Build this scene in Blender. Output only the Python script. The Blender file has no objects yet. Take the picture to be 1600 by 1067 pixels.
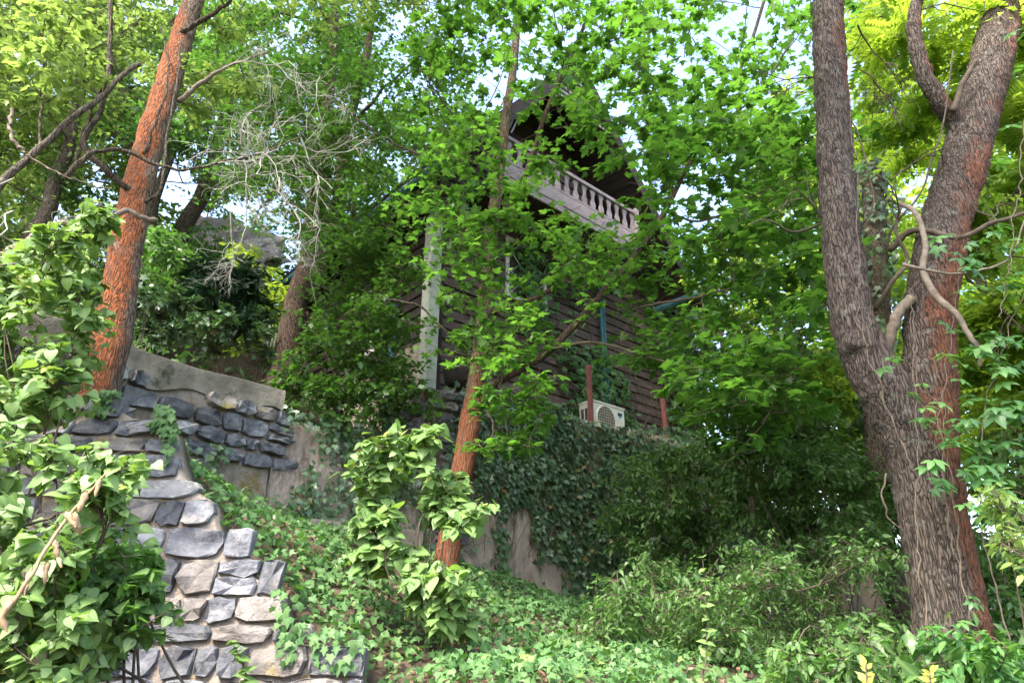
import bpy, bmesh, math, random
import numpy as np
from mathutils import Matrix, Vector

random.seed(7)
rng = np.random.default_rng(11)
SC = bpy.context.scene
COL = SC.collection

# ------------------------------------------------------------------ camera, sky, sun, exposure
CZ = 1.6                       # eye height above the path
PITCH = math.radians(22.7)
cam = bpy.data.cameras.new("camera")
cam.lens = 24.0
cam.sensor_width = 36.0
cam.clip_end = 2000
cam_o = bpy.data.objects.new("camera", cam)
COL.objects.link(cam_o)
cam_o.location = (0, 0, CZ)
cam_o.rotation_euler = (math.radians(90) + PITCH, 0, 0)
SC.camera = cam_o

SUN_EL = math.radians(54)
SUN_AZ = math.radians(-142)    # compass angle from +Y (view direction), clockwise: left and a little behind
sv = Vector((math.sin(SUN_AZ) * math.cos(SUN_EL), math.cos(SUN_AZ) * math.cos(SUN_EL), math.sin(SUN_EL)))
sun = bpy.data.lights.new("sun", 'SUN')
sun.energy = 1.5
sun.angle = math.radians(10)
sun.color = (1.0, 0.94, 0.84)
sun_o = bpy.data.objects.new("sun", sun)
COL.objects.link(sun_o)
sun_o.rotation_euler = (-sv).to_track_quat('-Z', 'Y').to_euler()

world = bpy.data.worlds.new("World")
SC.world = world
world.use_nodes = True
wt = world.node_tree
wt.nodes.clear()
wo = wt.nodes.new("ShaderNodeOutputWorld")
wb = wt.nodes.new("ShaderNodeBackground")
ws = wt.nodes.new("ShaderNodeTexSky")
ws.sky_type = 'NISHITA'
ws.sun_disc = False
ws.sun_elevation = SUN_EL
ws.sun_rotation = SUN_AZ
ws.air_density = 1.0
ws.dust_density = 4.0
ws.ozone_density = 1.0
wb.inputs[1].default_value = 0.15
wt.links.new(ws.outputs[0], wb.inputs[0])
wt.links.new(wb.outputs[0], wo.inputs[0])

SC.view_settings.view_transform = 'Standard'
SC.view_settings.look = 'None'
SC.view_settings.gamma = 1.0
SC.view_settings.use_curve_mapping = False
SC.view_settings.exposure = 2.75
SC.render.engine = 'CYCLES'
SC.cycles.max_bounces = 6
SC.cycles.diffuse_bounces = 3
SC.cycles.glossy_bounces = 2
SC.cycles.transmission_bounces = 4
SC.cycles.use_denoising = True

# ------------------------------------------------------------------ placing helpers
FPX = 1600 * 24.0 / 36.0
cP, sP = math.cos(PITCH), math.sin(PITCH)


def ray(x, y):
    xc, yc = (x - 800) / FPX, (533.5 - y) / FPX
    return np.array([xc, cP - yc * sP, sP + yc * cP])


def P(x, y, d):
    """world point seen at photo position x, y at ground distance d"""
    r = ray(x, y)
    p = r / r[1] * d
    return np.array([p[0], p[1], p[2] + CZ])


def project(p):
    p = np.atleast_2d(p) - np.array([0, 0, CZ])
    ax = p[:, 1] * cP + p[:, 2] * sP
    up = -p[:, 1] * sP + p[:, 2] * cP
    ax = np.where(ax < 0.05, 0.05, ax)
    return 800 + FPX * p[:, 0] / ax, 533.5 - FPX * up / ax, ax


def in_poly(poly, n, g=rng):
    poly = np.array(poly, float)
    lo, hi = poly.min(0), poly.max(0)
    out = []
    while len(out) < n:
        q = lo + g.random(2) * (hi - lo)
        c = False
        j = len(poly) - 1
        for i in range(len(poly)):
            if (poly[i, 1] > q[1]) != (poly[j, 1] > q[1]) and \
               q[0] < (poly[j, 0] - poly[i, 0]) * (q[1] - poly[i, 1]) / (poly[j, 1] - poly[i, 1]) + poly[i, 0]:
                c = not c
            j = i
        if c:
            out.append(q)
    return np.array(out)


# ------------------------------------------------------------------ value noise
_G = np.random.default_rng(5).random((32, 32, 32))


def vnoise(p):
    p = np.asarray(p, float)
    i = np.floor(p).astype(int)
    f = p - i
    f = f * f * (3 - 2 * f)
    i &= 31
    j = (i + 1) & 31
    x0, y0, z0 = i[..., 0], i[..., 1], i[..., 2]
    x1, y1, z1 = j[..., 0], j[..., 1], j[..., 2]
    fx, fy, fz = f[..., 0], f[..., 1], f[..., 2]
    a = _G[x0, y0, z0] * (1 - fx) + _G[x1, y0, z0] * fx
    b = _G[x0, y1, z0] * (1 - fx) + _G[x1, y1, z0] * fx
    c = _G[x0, y0, z1] * (1 - fx) + _G[x1, y0, z1] * fx
    d = _G[x0, y1, z1] * (1 - fx) + _G[x1, y1, z1] * fx
    return (a * (1 - fy) + b * fy) * (1 - fz) + (c * (1 - fy) + d * fy) * fz


def fbm(p, o=4):
    p = np.asarray(p, float)
    s, a = 0, 0.5
    for k in range(o):
        s = s + a * vnoise(p * 2 ** k + 7.3 * k)
        a *= 0.5
    return s


# ------------------------------------------------------------------ materials
def new_mat(name):
    m = bpy.data.materials.new(name)
    m.use_nodes = True
    nt = m.node_tree
    nt.nodes.clear()
    out = nt.nodes.new("ShaderNodeOutputMaterial")
    return m, nt, out


def N(nt, t, **kw):
    n = nt.nodes.new(t)
    for k, v in kw.items():
        if k.startswith("i_"):
            key = k[2:]
            key = int(key) if key.isdigit() else key
            n.inputs[key].default_value = v
        else:
            setattr(n, k, v)
    return n


def ramp(nt, src, stops):
    r = nt.nodes.new("ShaderNodeValToRGB")
    e = r.color_ramp.elements
    while len(e) < len(stops):
        e.new(0.5)
    for k, (pos, c) in enumerate(stops):
        e[k].position = pos
        e[k].color = (*c, 1) if len(c) == 3 else c
    nt.links.new(src, r.inputs[0])
    return r.outputs[0]


def leaf_mat(name, cols, trans, rough=0.45, tmix=0.4, spec=0.4, rib=(0.25, 0.35, 0.1)):
    """cols: dark, middle, light leaf colour picked leaf by leaf; trans: colour of light shining through"""
    m, nt, out = new_mat(name)
    L = nt.links.new
    at = N(nt, "ShaderNodeAttribute", attribute_name="tint")
    col = ramp(nt, at.outputs["Fac"], [(0.0, cols[0]), (0.55, cols[1]), (0.92, cols[2]), (1.0, cols[3] if len(cols) > 3 else cols[2])])
    tc = N(nt, "ShaderNodeTexCoord")
    nz = N(nt, "ShaderNodeTexNoise", i_Scale=60.0, i_Detail=2.0)
    L(tc.outputs["Object"], nz.inputs["Vector"])
    hs = N(nt, "ShaderNodeHueSaturation")
    mp = N(nt, "ShaderNodeMapRange")
    mp.inputs[3].default_value = 0.75
    mp.inputs[4].default_value = 1.25
    L(nz.outputs["Fac"], mp.inputs[0])
    L(mp.outputs[0], hs.inputs["Value"])
    L(col, hs.inputs["Color"])
    ar = N(nt, "ShaderNodeAttribute", attribute_name="rib")
    mx = N(nt, "ShaderNodeMix", data_type='RGBA')
    pw = N(nt, "ShaderNodeMath", operation='POWER', i_1=4.0)
    L(ar.outputs["Fac"], pw.inputs[0])
    ml = N(nt, "ShaderNodeMath", operation='MULTIPLY', i_1=0.45)
    L(pw.outputs[0], ml.inputs[0])
    L(ml.outputs[0], mx.inputs[0])
    L(hs.outputs[0], mx.inputs[6])
    mx.inputs[7].default_value = (*rib, 1)
    pb = N(nt, "ShaderNodeBsdfPrincipled", i_Roughness=rough)
    pb.inputs["Specular IOR Level"].default_value = spec
    L(mx.outputs[2], pb.inputs["Base Color"])
    tr = N(nt, "ShaderNodeBsdfTranslucent")
    th = N(nt, "ShaderNodeHueSaturation", i_Color=(*trans, 1))
    tm = N(nt, "ShaderNodeMapRange")
    tm.inputs[3].default_value = 0.7
    tm.inputs[4].default_value = 1.25
    L(at.outputs["Fac"], tm.inputs[0])
    L(tm.outputs[0], th.inputs["Value"])
    L(th.outputs[0], tr.inputs["Color"])
    ms = N(nt, "ShaderNodeMixShader", i_0=tmix)
    L(pb.outputs[0], ms.inputs[1])
    L(tr.outputs[0], ms.inputs[2])
    L(ms.outputs[0], out.inputs[0])
    return m


def bark_mat(name, dark, light, orange=None, amount=0.5, odir=(0, -1, 0), scale=1.0, lichen=0.0, bump=0.8, ospan=None, xspan=None):
    m, nt, out = new_mat(name)
    L = nt.links.new
    tc = N(nt, "ShaderNodeTexCoord")
    mpn = N(nt, "ShaderNodeMapping")
    mpn.inputs["Scale"].default_value = (scale, scale, scale * 0.14)
    L(tc.outputs["Object"], mpn.inputs[0])
    wn = N(nt, "ShaderNodeTexNoise", i_Scale=9.0, i_Detail=3.0)
    L(mpn.outputs[0], wn.inputs["Vector"])
    wm = N(nt, "ShaderNodeMix", data_type='VECTOR', i_0=0.1)
    L(mpn.outputs[0], wm.inputs[4])
    L(wn.outputs["Color"], wm.inputs[5])
    vo = N(nt, "ShaderNodeTexVoronoi", feature='DISTANCE_TO_EDGE', i_Scale=34.0)
    L(wm.outputs[1], vo.inputs["Vector"])
    n2 = N(nt, "ShaderNodeTexNoise", i_Scale=60.0, i_Detail=6.0, i_Roughness=0.7)
    L(mpn.outputs[0], n2.inputs["Vector"])
    n3 = N(nt, "ShaderNodeTexNoise", i_Scale=7.0 * scale, i_Detail=5.0, i_Roughness=0.65)
    L(tc.outputs["Object"], n3.inputs["Vector"])
    v2 = N(nt, "ShaderNodeMapRange")
    v2.inputs[2].default_value = 0.3
    L(vo.outputs["Distance"], v2.inputs[0])
    v2.inputs[2].default_value = 0.2
    h = N(nt, "ShaderNodeMath", operation='MULTIPLY_ADD', i_1=0.45)
    L(v2.outputs[0], h.inputs[0])
    hm = N(nt, "ShaderNodeMath", operation='MULTIPLY', i_1=0.85)
    L(n2.outputs["Fac"], hm.inputs[0])
    n4 = N(nt, "ShaderNodeTexNoise", i_Scale=16.0, i_Detail=5.0, i_Roughness=0.7)
    L(mpn.outputs[0], n4.inputs["Vector"])
    h4 = N(nt, "ShaderNodeMath", operation='MULTIPLY_ADD', i_1=0.7, i_2=-0.3)
    L(n4.outputs["Fac"], h4.inputs[0])
    ha = N(nt, "ShaderNodeMath", operation='ADD')
    L(hm.outputs[0], ha.inputs[0])
    L(h4.outputs[0], ha.inputs[1])
    L(ha.outputs[0], h.inputs[2])
    c = ramp(nt, h.outputs[0], [(0.42, dark), (0.82, light), (1.0, tuple(min(1, v * 1.35) for v in light))])
    cur = c
    if lichen > 0:
        lr = ramp(nt, n3.outputs["Fac"], [(0.6 - lichen * 0.2, (0, 0, 0)), (0.75 - lichen * 0.2, (1, 1, 1))])
        mx = N(nt, "ShaderNodeMix", data_type='RGBA')
        mx.inputs[7].default_value = (0.28, 0.29, 0.24, 1)
        lm = N(nt, "ShaderNodeMath", operation='MULTIPLY', i_1=0.6)
        L(lr, lm.inputs[0])
        L(lm.outputs[0], mx.inputs[0])
        L(cur, mx.inputs[6])
        cur = mx.outputs[2]
    if orange:
        # rust-red algae film, on one side of the trunk and in patches
        ge = N(nt, "ShaderNodeNewGeometry")
        dt = N(nt, "ShaderNodeVectorMath", operation='DOT_PRODUCT')
        L(ge.outputs["True Normal"], dt.inputs[0])
        dt.inputs[1].default_value = Vector(odir).normalized()
        big = N(nt, "ShaderNodeTexNoise", i_Scale=2.2, i_Detail=5.0, i_Roughness=0.7)
        L(tc.outputs["Object"], big.inputs["Vector"])
        a1 = N(nt, "ShaderNodeMath", operation='MULTIPLY_ADD', i_1=0.35)
        L(dt.outputs["Value"], a1.inputs[0])
        L(big.outputs["Fac"], a1.inputs[2])
        last = a1.outputs[0]
        for span, axis in ((ospan, "Z"), (xspan, "X")):
            if not span:
                continue
            sp = N(nt, "ShaderNodeSeparateXYZ")
            L(tc.outputs["Object"], sp.inputs[0])
            mr = N(nt, "ShaderNodeMapRange", interpolation_type='SMOOTHSTEP')
            mr.inputs[1].default_value = span[0]
            mr.inputs[2].default_value = span[1]
            mr.inputs[3].default_value = span[2]
            mr.inputs[4].default_value = span[3]
            L(sp.outputs[axis], mr.inputs[0])
            ad = N(nt, "ShaderNodeMath", operation='ADD')
            L(last, ad.inputs[0])
            L(mr.outputs[0], ad.inputs[1])
            last = ad.outputs[0]
        om = N(nt, "ShaderNodeMapRange", interpolation_type='SMOOTHSTEP')
        om.inputs[1].default_value = 0.95 - amount
        om.inputs[2].default_value = 1.25 - amount
        L(last, om.inputs[0])
        om2 = N(nt, "ShaderNodeMath", operation='MULTIPLY')
        L(om.outputs[0], om2.inputs[0])
        orp = ramp(nt, h.outputs[0], [(0.42, (0.15, 0.15, 0.15)), (0.8, (0.95, 0.95, 0.95))])
        L(orp, om2.inputs[1])
        mx = N(nt, "ShaderNodeMix", data_type='RGBA')
        L(om2.outputs[0], mx.inputs[0])
        L(cur, mx.inputs[6])
        oc = ramp(nt, n2.outputs["Fac"], [(0.34, tuple(v * 0.25 for v in orange)), (0.5, tuple(v * 0.75 for v in orange)), (0.66, tuple(min(1, v * 1.25 + .02) for v in orange))])
        L(oc, mx.inputs[7])
        cur = mx.outputs[2]
    pb = N(nt, "ShaderNodeBsdfPrincipled", i_Roughness=0.92)
    pb.inputs["Specular IOR Level"].default_value = 0.2
    L(cur, pb.inputs["Base Color"])
    bp = N(nt, "ShaderNodeBump", i_Strength=bump, i_Distance=0.03)
    L(h.outputs[0], bp.inputs["Height"])
    L(bp.outputs[0], pb.inputs["Normal"])
    L(pb.outputs[0], out.inputs[0])
    return m


def surf_mat(name, stops, scale=4.0, detail=6.0, rough=0.85, bump=0.3, bscale=None, bdist=0.02, spec=0.3, second=None, vscale=(1, 1, 1), rnd=0.0, metallic=0.0):
    """noise-coloured surface; second = (scale, lo, hi, colour): patches of another colour; rnd: piece-to-piece value change"""
    m, nt, out = new_mat(name)
    L = nt.links.new
    tc = N(nt, "ShaderNodeTexCoord")
    mp = N(nt, "ShaderNodeMapping")
    mp.inputs["Scale"].default_value = vscale
    oi = N(nt, "ShaderNodeObjectInfo")
    if rnd:
        va = N(nt, "ShaderNodeVectorMath", operation='ADD')
        sc = N(nt, "ShaderNodeVectorMath", operation='SCALE')
        sc.inputs[3].default_value = 40.0
        cx = N(nt, "ShaderNodeCombineXYZ")
        L(oi.outputs["Random"], cx.inputs[0])
        L(oi.outputs["Random"], cx.inputs[1])
        L(cx.outputs[0], sc.inputs[0])
        L(tc.outputs["Object"], va.inputs[0])
        L(sc.outputs[0], va.inputs[1])
        L(va.outputs[0], mp.inputs[0])
    else:
        L(tc.outputs["Object"], mp.inputs[0])
    nz = N(nt, "ShaderNodeTexNoise", i_Scale=scale, i_Detail=detail, i_Roughness=0.65)
    L(mp.outputs[0], nz.inputs["Vector"])
    cur = ramp(nt, nz.outputs["Fac"], stops)
    if second:
        n2 = N(nt, "ShaderNodeTexNoise", i_Scale=second[0], i_Detail=6.0, i_Roughness=0.7)
        L(mp.outputs[0], n2.inputs["Vector"])
        f = ramp(nt, n2.outputs["Fac"], [(second[1], (0, 0, 0)), (second[2], (1, 1, 1))])
        mx = N(nt, "ShaderNodeMix", data_type='RGBA')
        L(f, mx.inputs[0])
        L(cur, mx.inputs[6])
        mx.inputs[7].default_value = (*second[3], 1)
        cur = mx.outputs[2]
    if rnd:
        hs = N(nt, "ShaderNodeHueSaturation")
        mr = N(nt, "ShaderNodeMapRange")
        mr.inputs[3].default_value = 1 - rnd
        mr.inputs[4].default_value = 1 + rnd
        L(oi.outputs["Random"], mr.inputs[0])
        L(mr.outputs[0], hs.inputs["Value"])
        L(cur, hs.inputs["Color"])
        cur = hs.outputs[0]
    pb = N(nt, "ShaderNodeBsdfPrincipled", i_Roughness=rough, i_Metallic=metallic)
    pb.inputs["Specular IOR Level"].default_value = spec
    L(cur, pb.inputs["Base Color"])
    if bump:
        nb = N(nt, "ShaderNodeTexNoise", i_Scale=bscale or scale * 5, i_Detail=8.0, i_Roughness=0.7)
        L(mp.outputs[0], nb.inputs["Vector"])
        bp = N(nt, "ShaderNodeBump", i_Strength=bump, i_Distance=bdist)
        L(nb.outputs["Fac"], bp.inputs["Height"])
        L(bp.outputs[0], pb.inputs["Normal"])
    L(pb.outputs[0], out.inputs[0])
    return m


M = {}
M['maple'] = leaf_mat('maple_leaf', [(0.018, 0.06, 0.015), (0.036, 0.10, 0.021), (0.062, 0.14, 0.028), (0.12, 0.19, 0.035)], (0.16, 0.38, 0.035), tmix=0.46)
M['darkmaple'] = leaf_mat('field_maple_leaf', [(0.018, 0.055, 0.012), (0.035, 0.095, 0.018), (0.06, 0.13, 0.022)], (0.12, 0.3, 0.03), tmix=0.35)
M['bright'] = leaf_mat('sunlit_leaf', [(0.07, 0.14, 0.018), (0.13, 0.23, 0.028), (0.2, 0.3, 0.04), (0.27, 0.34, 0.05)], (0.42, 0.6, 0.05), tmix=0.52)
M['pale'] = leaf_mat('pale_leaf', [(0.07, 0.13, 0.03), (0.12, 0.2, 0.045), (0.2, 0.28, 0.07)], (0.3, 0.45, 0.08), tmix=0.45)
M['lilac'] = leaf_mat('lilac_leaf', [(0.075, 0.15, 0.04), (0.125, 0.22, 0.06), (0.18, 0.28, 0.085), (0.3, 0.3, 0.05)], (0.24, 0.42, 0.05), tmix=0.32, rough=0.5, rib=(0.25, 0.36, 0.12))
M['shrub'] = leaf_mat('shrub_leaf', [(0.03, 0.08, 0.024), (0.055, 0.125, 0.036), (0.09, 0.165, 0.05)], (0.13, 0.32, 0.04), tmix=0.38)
M['ivy'] = leaf_mat('ivy_leaf', [(0.035, 0.075, 0.032), (0.075, 0.135, 0.062), (0.12, 0.185, 0.1), (0.24, 0.14, 0.04)], (0.08, 0.2, 0.03), tmix=0.18, rough=0.33, spec=0.6, rib=(0.18, 0.26, 0.12))
M['groundivy'] = leaf_mat('ground_ivy_leaf', [(0.035, 0.10, 0.03), (0.075, 0.165, 0.05), (0.12, 0.21, 0.075), (0.15, 0.21, 0.06)], (0.12, 0.3, 0.03), tmix=0.25, rough=0.55, spec=.25, rib=(0.2, 0.3, 0.12))
M['creeper'] = leaf_mat('creeper_leaf', [(0.03, 0.10, 0.03), (0.06, 0.16, 0.045), (0.11, 0.22, 0.06)], (0.16, 0.4, 0.04), tmix=0.35, rough=0.4, rib=(0.2, 0.32, 0.12))
M['deadleaf'] = leaf_mat('dead_leaf', [(0.09, 0.05, 0.03), (0.2, 0.12, 0.08), (0.33, 0.22, 0.15)], (0.2, 0.1, 0.05), tmix=0.15, rough=0.7, rib=(0.2, 0.13, 0.08))
M['conifer'] = leaf_mat('conifer_needle', [(0.008, 0.03, 0.012), (0.015, 0.05, 0.02), (0.03, 0.07, 0.025)], (0.02, 0.06, 0.02), tmix=0.1)
ORG = (0.46, 0.135, 0.04)
M['bark_big'] = bark_mat('grey_brown_bark', (0.018, 0.014, 0.011), (0.115, 0.092, 0.075), (0.27, 0.10, 0.05), amount=0.44, odir=(0.45, -0.3, 0.0), lichen=0.12, bump=1.0, scale=1.5, ospan=(2.0, 4.6, 0.0, -0.2), xspan=(-0.05, 0.2, -0.3, 0.08))
M['bark_orange'] = bark_mat('rust_red_bark', (0.05, 0.03, 0.022), (0.24, 0.18, 0.14), ORG, amount=0.56, odir=(-0.3, -0.8, 0.0), scale=1.4, bump=1.0, lichen=0.3, ospan=(3.2, 6.0, 0.02, -0.45))
M['bark_mid'] = bark_mat('half_rusty_bark', (0.05, 0.035, 0.025), (0.2, 0.145, 0.095), (0.3, 0.1, 0.04), amount=0.56, odir=(0.1, -0.8, 0.0), scale=1.5, lichen=0.2, ospan=(0.8, 3.4, 0.12, -0.5))
M['bark'] = bark_mat('dark_bark', (0.025, 0.02, 0.015), (0.12, 0.095, 0.07), scale=1.6, lichen=0.1)
M['bark_brown'] = bark_mat('warm_brown_bark', (0.025, 0.017, 0.012), (0.11, 0.075, 0.052), scale=1.6)
M['twig'] = surf_mat('twig', [(0.3, (0.05, 0.038, 0.026)), (0.7, (0.11, 0.085, 0.06))], scale=12, rough=0.9, bump=0)
M['deadtwig'] = surf_mat('dead_twig', [(0.3, (0.2, 0.195, 0.16)), (0.7, (0.38, 0.37, 0.32))], scale=9, rough=0.9, bump=0)
M['palebranch'] = surf_mat('pale_branch', [(0.3, (0.09, 0.07, 0.052)), (0.7, (0.25, 0.205, 0.155))], scale=15, rough=0.9, bump=0.4, bdist=0.005)
M['vine'] = surf_mat('vine_stem', [(0.3, (0.07, 0.052, 0.038)), (0.7, (0.19, 0.15, 0.11))], scale=20, rough=0.9, bump=0)
M['soil'] = surf_mat('soil', [(0.25, (0.035, 0.025, 0.018)), (0.5, (0.085, 0.058, 0.04)), (0.75, (0.15, 0.11, 0.08))], scale=3.0, rough=0.95, bump=0.8, bscale=14, bdist=0.05, second=(1.2, 0.5, 0.62, (0.05, 0.07, 0.025)))
M['stone'] = surf_mat('dark_blue_grey_stone', [(0.25, (0.05, 0.053, 0.062)), (0.5, (0.15, 0.153, 0.168)), (0.72, (0.30, 0.30, 0.31))], scale=7.0, rough=0.8, bump=1.0, bscale=10, bdist=0.06, second=(5.0, 0.58, 0.7, (0.36, 0.33, 0.29)), rnd=0.4)
M['stone_warm'] = surf_mat('brown_grey_stone', [(0.25, (0.07, 0.06, 0.055)), (0.5, (0.19, 0.17, 0.155)), (0.72, (0.36, 0.33, 0.3))], scale=6.0, rough=0.85, bump=1.0, bscale=9, bdist=0.06, second=(4.0, 0.56, 0.68, (0.26, 0.2, 0.08)), rnd=0.35)
M['stone_pale'] = surf_mat('pale_grey_stone', [(0.25, (0.12, 0.12, 0.125)), (0.5, (0.26, 0.26, 0.265)), (0.72, (0.42, 0.42, 0.41))], scale=8.0, rough=0.85, bump=1.0, bscale=12, bdist=0.05, second=(5.0, 0.58, 0.7, (0.42, 0.38, 0.33)), rnd=0.3)
M['mortar'] = surf_mat('lime_mortar', [(0.25, (0.2, 0.155, 0.12)), (0.5, (0.36, 0.3, 0.245)), (0.75, (0.5, 0.44, 0.37))], scale=9.0, rough=0.95, bump=1.0, bscale=38, bdist=0.045, second=(3.2, 0.54, 0.64, (0.27, 0.2, 0.07)))
M['plaster'] = surf_mat('stained_plaster', [(0.25, (0.26, 0.2, 0.165)), (0.5, (0.48, 0.39, 0.325)), (0.75, (0.62, 0.53, 0.45))], scale=5.0, rough=0.95, bump=1.0, bscale=14, bdist=0.07, second=(2.4, 0.47, 0.6, (0.15, 0.115, 0.08)), vscale=(1, 1, 0.45))
M['cap'] = surf_mat('weathered_cap', [(0.3, (0.12, 0.105, 0.08)), (0.6, (0.29, 0.255, 0.2)), (0.8, (0.42, 0.38, 0.31))], scale=3.0, rough=0.95, bump=0.8, bscale=18, bdist=0.03, second=(2.2, 0.58, 0.66, (0.05, 0.06, 0.03)))
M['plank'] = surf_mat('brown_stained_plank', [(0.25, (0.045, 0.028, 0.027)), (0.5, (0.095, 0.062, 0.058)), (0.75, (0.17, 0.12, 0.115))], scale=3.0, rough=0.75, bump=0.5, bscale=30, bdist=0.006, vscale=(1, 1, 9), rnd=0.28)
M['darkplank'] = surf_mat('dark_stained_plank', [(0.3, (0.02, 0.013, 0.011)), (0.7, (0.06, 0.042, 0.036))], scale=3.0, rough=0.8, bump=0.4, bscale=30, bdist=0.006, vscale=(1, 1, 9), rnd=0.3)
M['mauve'] = surf_mat('mauve_painted_wood', [(0.3, (0.22, 0.16, 0.17)), (0.7, (0.40, 0.33, 0.34))], scale=5.0, rough=0.7, bump=0.3, bdist=0.005, vscale=(1, 1, 3), rnd=0.15)
M['roof'] = surf_mat('roof_felt', [(0.3, (0.035, 0.03, 0.03)), (0.7, (0.09, 0.075, 0.07))], scale=6.0, bump=0.6)
M['postwhite'] = surf_mat('weathered_white_paint', [(0.3, (0.30, 0.31, 0.26)), (0.6, (0.52, 0.53, 0.46))], scale=4.0, rough=0.7, bump=0.3, second=(3.0, 0.58, 0.7, (0.2, 0.23, 0.14)))
M['teal'] = surf_mat('teal_paint', [(0.3, (0.025, 0.09, 0.115)), (0.7, (0.06, 0.18, 0.22))], scale=6.0, rough=0.5, bump=0.1)
M['redpost'] = surf_mat('rust_red_paint', [(0.3, (0.16, 0.05, 0.045)), (0.7, (0.27, 0.10, 0.09))], scale=6.0, rough=0.7, bump=0.2)
M['acwhite'] = surf_mat('ivory_steel', [(0.3, (0.58, 0.56, 0.50)), (0.7, (0.72, 0.70, 0.64))], scale=3.0, rough=0.45, bump=0, second=(4.0, 0.62, 0.75, (0.45, 0.42, 0.34)))
M['acdark'] = surf_mat('fan_dark', [(0.3, (0.05, 0.045, 0.04)), (0.7, (0.13, 0.12, 0.10))], scale=4.0, rough=0.6, bump=0)
M['wire'] = surf_mat('wire_guard', [(0.3, (0.40, 0.37, 0.32)), (0.7, (0.52, 0.49, 0.43))], scale=4.0, rough=0.5, bump=0)
M['logo_blue'] = surf_mat('logo_blue', [(0.3, (0.02, 0.25, 0.5)), (0.7, (0.03, 0.35, 0.6))], scale=4.0, rough=0.5, bump=0)
M['logo_navy'] = surf_mat('logo_navy', [(0.3, (0.02, 0.03, 0.08)), (0.7, (0.03, 0.05, 0.12))], scale=4.0, rough=0.5, bump=0)
M['glass'] = surf_mat('dusty_pane', [(0.3, (0.03, 0.028, 0.024)), (0.7, (0.08, 0.07, 0.055))], scale=2.5, rough=0.12, bump=0, spec=0.6)
M['whitebar'] = surf_mat('white_bar', [(0.3, (0.5, 0.49, 0.47)), (0.7, (0.68, 0.67, 0.65))], scale=5.0, rough=0.5, bump=0)
M['curtain'] = surf_mat('brown_curtain', [(0.3, (0.10, 0.065, 0.04)), (0.7, (0.17, 0.12, 0.075))], scale=3.0, rough=0.9, bump=0.4, vscale=(6, 6, 0.4))
M['tub'] = surf_mat('rusty_black_tub', [(0.3, (0.012, 0.011, 0.01)), (0.7, (0.05, 0.04, 0.035))], scale=6.0, rough=0.6, bump=0.2)
M['rock'] = surf_mat('pale_pink_rock', [(0.25, (0.3, 0.26, 0.26)), (0.5, (0.55, 0.49, 0.49)), (0.75, (0.72, 0.67, 0.67))], scale=1.4, rough=0.9, bump=1.0, bscale=6, bdist=0.15)
M['moss'] = surf_mat('moss', [(0.3, (0.05, 0.06, 0.012)), (0.7, (0.17, 0.17, 0.03))], scale=20.0, rough=0.95, bump=1.0, bscale=60, bdist=0.02)
M['seed'] = surf_mat('dry_seed_head', [(0.3, (0.22, 0.14, 0.07)), (0.7, (0.42, 0.30, 0.18))], scale=20.0, rough=0.9, bump=0.4)
M['yellowbud'] = leaf_mat('yellow_bud', [(0.3, 0.32, 0.05), (0.4, 0.4, 0.08), (0.5, 0.48, 0.15)], (0.5, 0.5, 0.1), tmix=0.4)


# ------------------------------------------------------------------ object helpers
def tag(o, label=None, cat=None, group=None, kind=None):
    if label:
        o['label'] = label
    if cat:
        o['category'] = cat
    if group:
        o['group'] = group
    if kind:
        o['kind'] = kind
    return o


def empty(name, loc, label=None, cat=None, group=None):
    o = bpy.data.objects.new(name, None)
    COL.objects.link(o)
    o.location = Vector(loc)
    o.empty_display_size = 0.2
    return tag(o, label, cat, group)


def root_loc(p):
    v = Vector((0, 0, 0))
    while p is not None:
        v += p.location
        p = p.parent
    return v


def link(name, me, parent=None, mat=None, origin=None):
    """world-space mesh data -> object whose origin is its thing's base (or the given origin)"""
    o = bpy.data.objects.new(name, me)
    COL.objects.link(o)
    if mat is not None and not me.materials:
        me.materials.append(mat)
    if parent is not None:
        o.parent = parent
    return o


def mesh(name, verts, faces, mat, parent=None, smooth=False, origin=None):
    """verts in world space"""
    v = np.asarray(verts, float)
    if origin is None:
        origin = np.array(root_loc(parent)) if parent is not None else np.zeros(3)
    origin = np.asarray(origin, float)
    me = bpy.data.meshes.new(name)
    if isinstance(faces, np.ndarray):
        fast_fill(me, v - origin, faces)
    else:
        me.from_pydata((v - origin).tolist(), [], faces)
    if smooth:
        me.polygons.foreach_set('use_smooth', np.ones(len(me.polygons), bool))
    me.update()
    o = link(name, me, parent, mat)
    o.location = Vector(origin) - (root_loc(parent) if parent is not None else Vector((0, 0, 0)))
    return o


def fast_fill(me, v, f):
    n, k = f.shape
    me.vertices.add(len(v))
    me.vertices.foreach_set('co', np.ascontiguousarray(v, np.float32).ravel())
    me.loops.add(n * k)
    me.loops.foreach_set('vertex_index', np.ascontiguousarray(f, np.int32).ravel())
    me.polygons.add(n)
    me.polygons.foreach_set('loop_start', np.arange(0, n * k, k, dtype=np.int32))
    me.update(calc_edges=True)


def set_attr(me, name, vals):
    a = me.attributes.new(name, 'FLOAT', 'POINT')
    a.data.foreach_set('value', np.ascontiguousarray(vals, np.float32))


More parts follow.
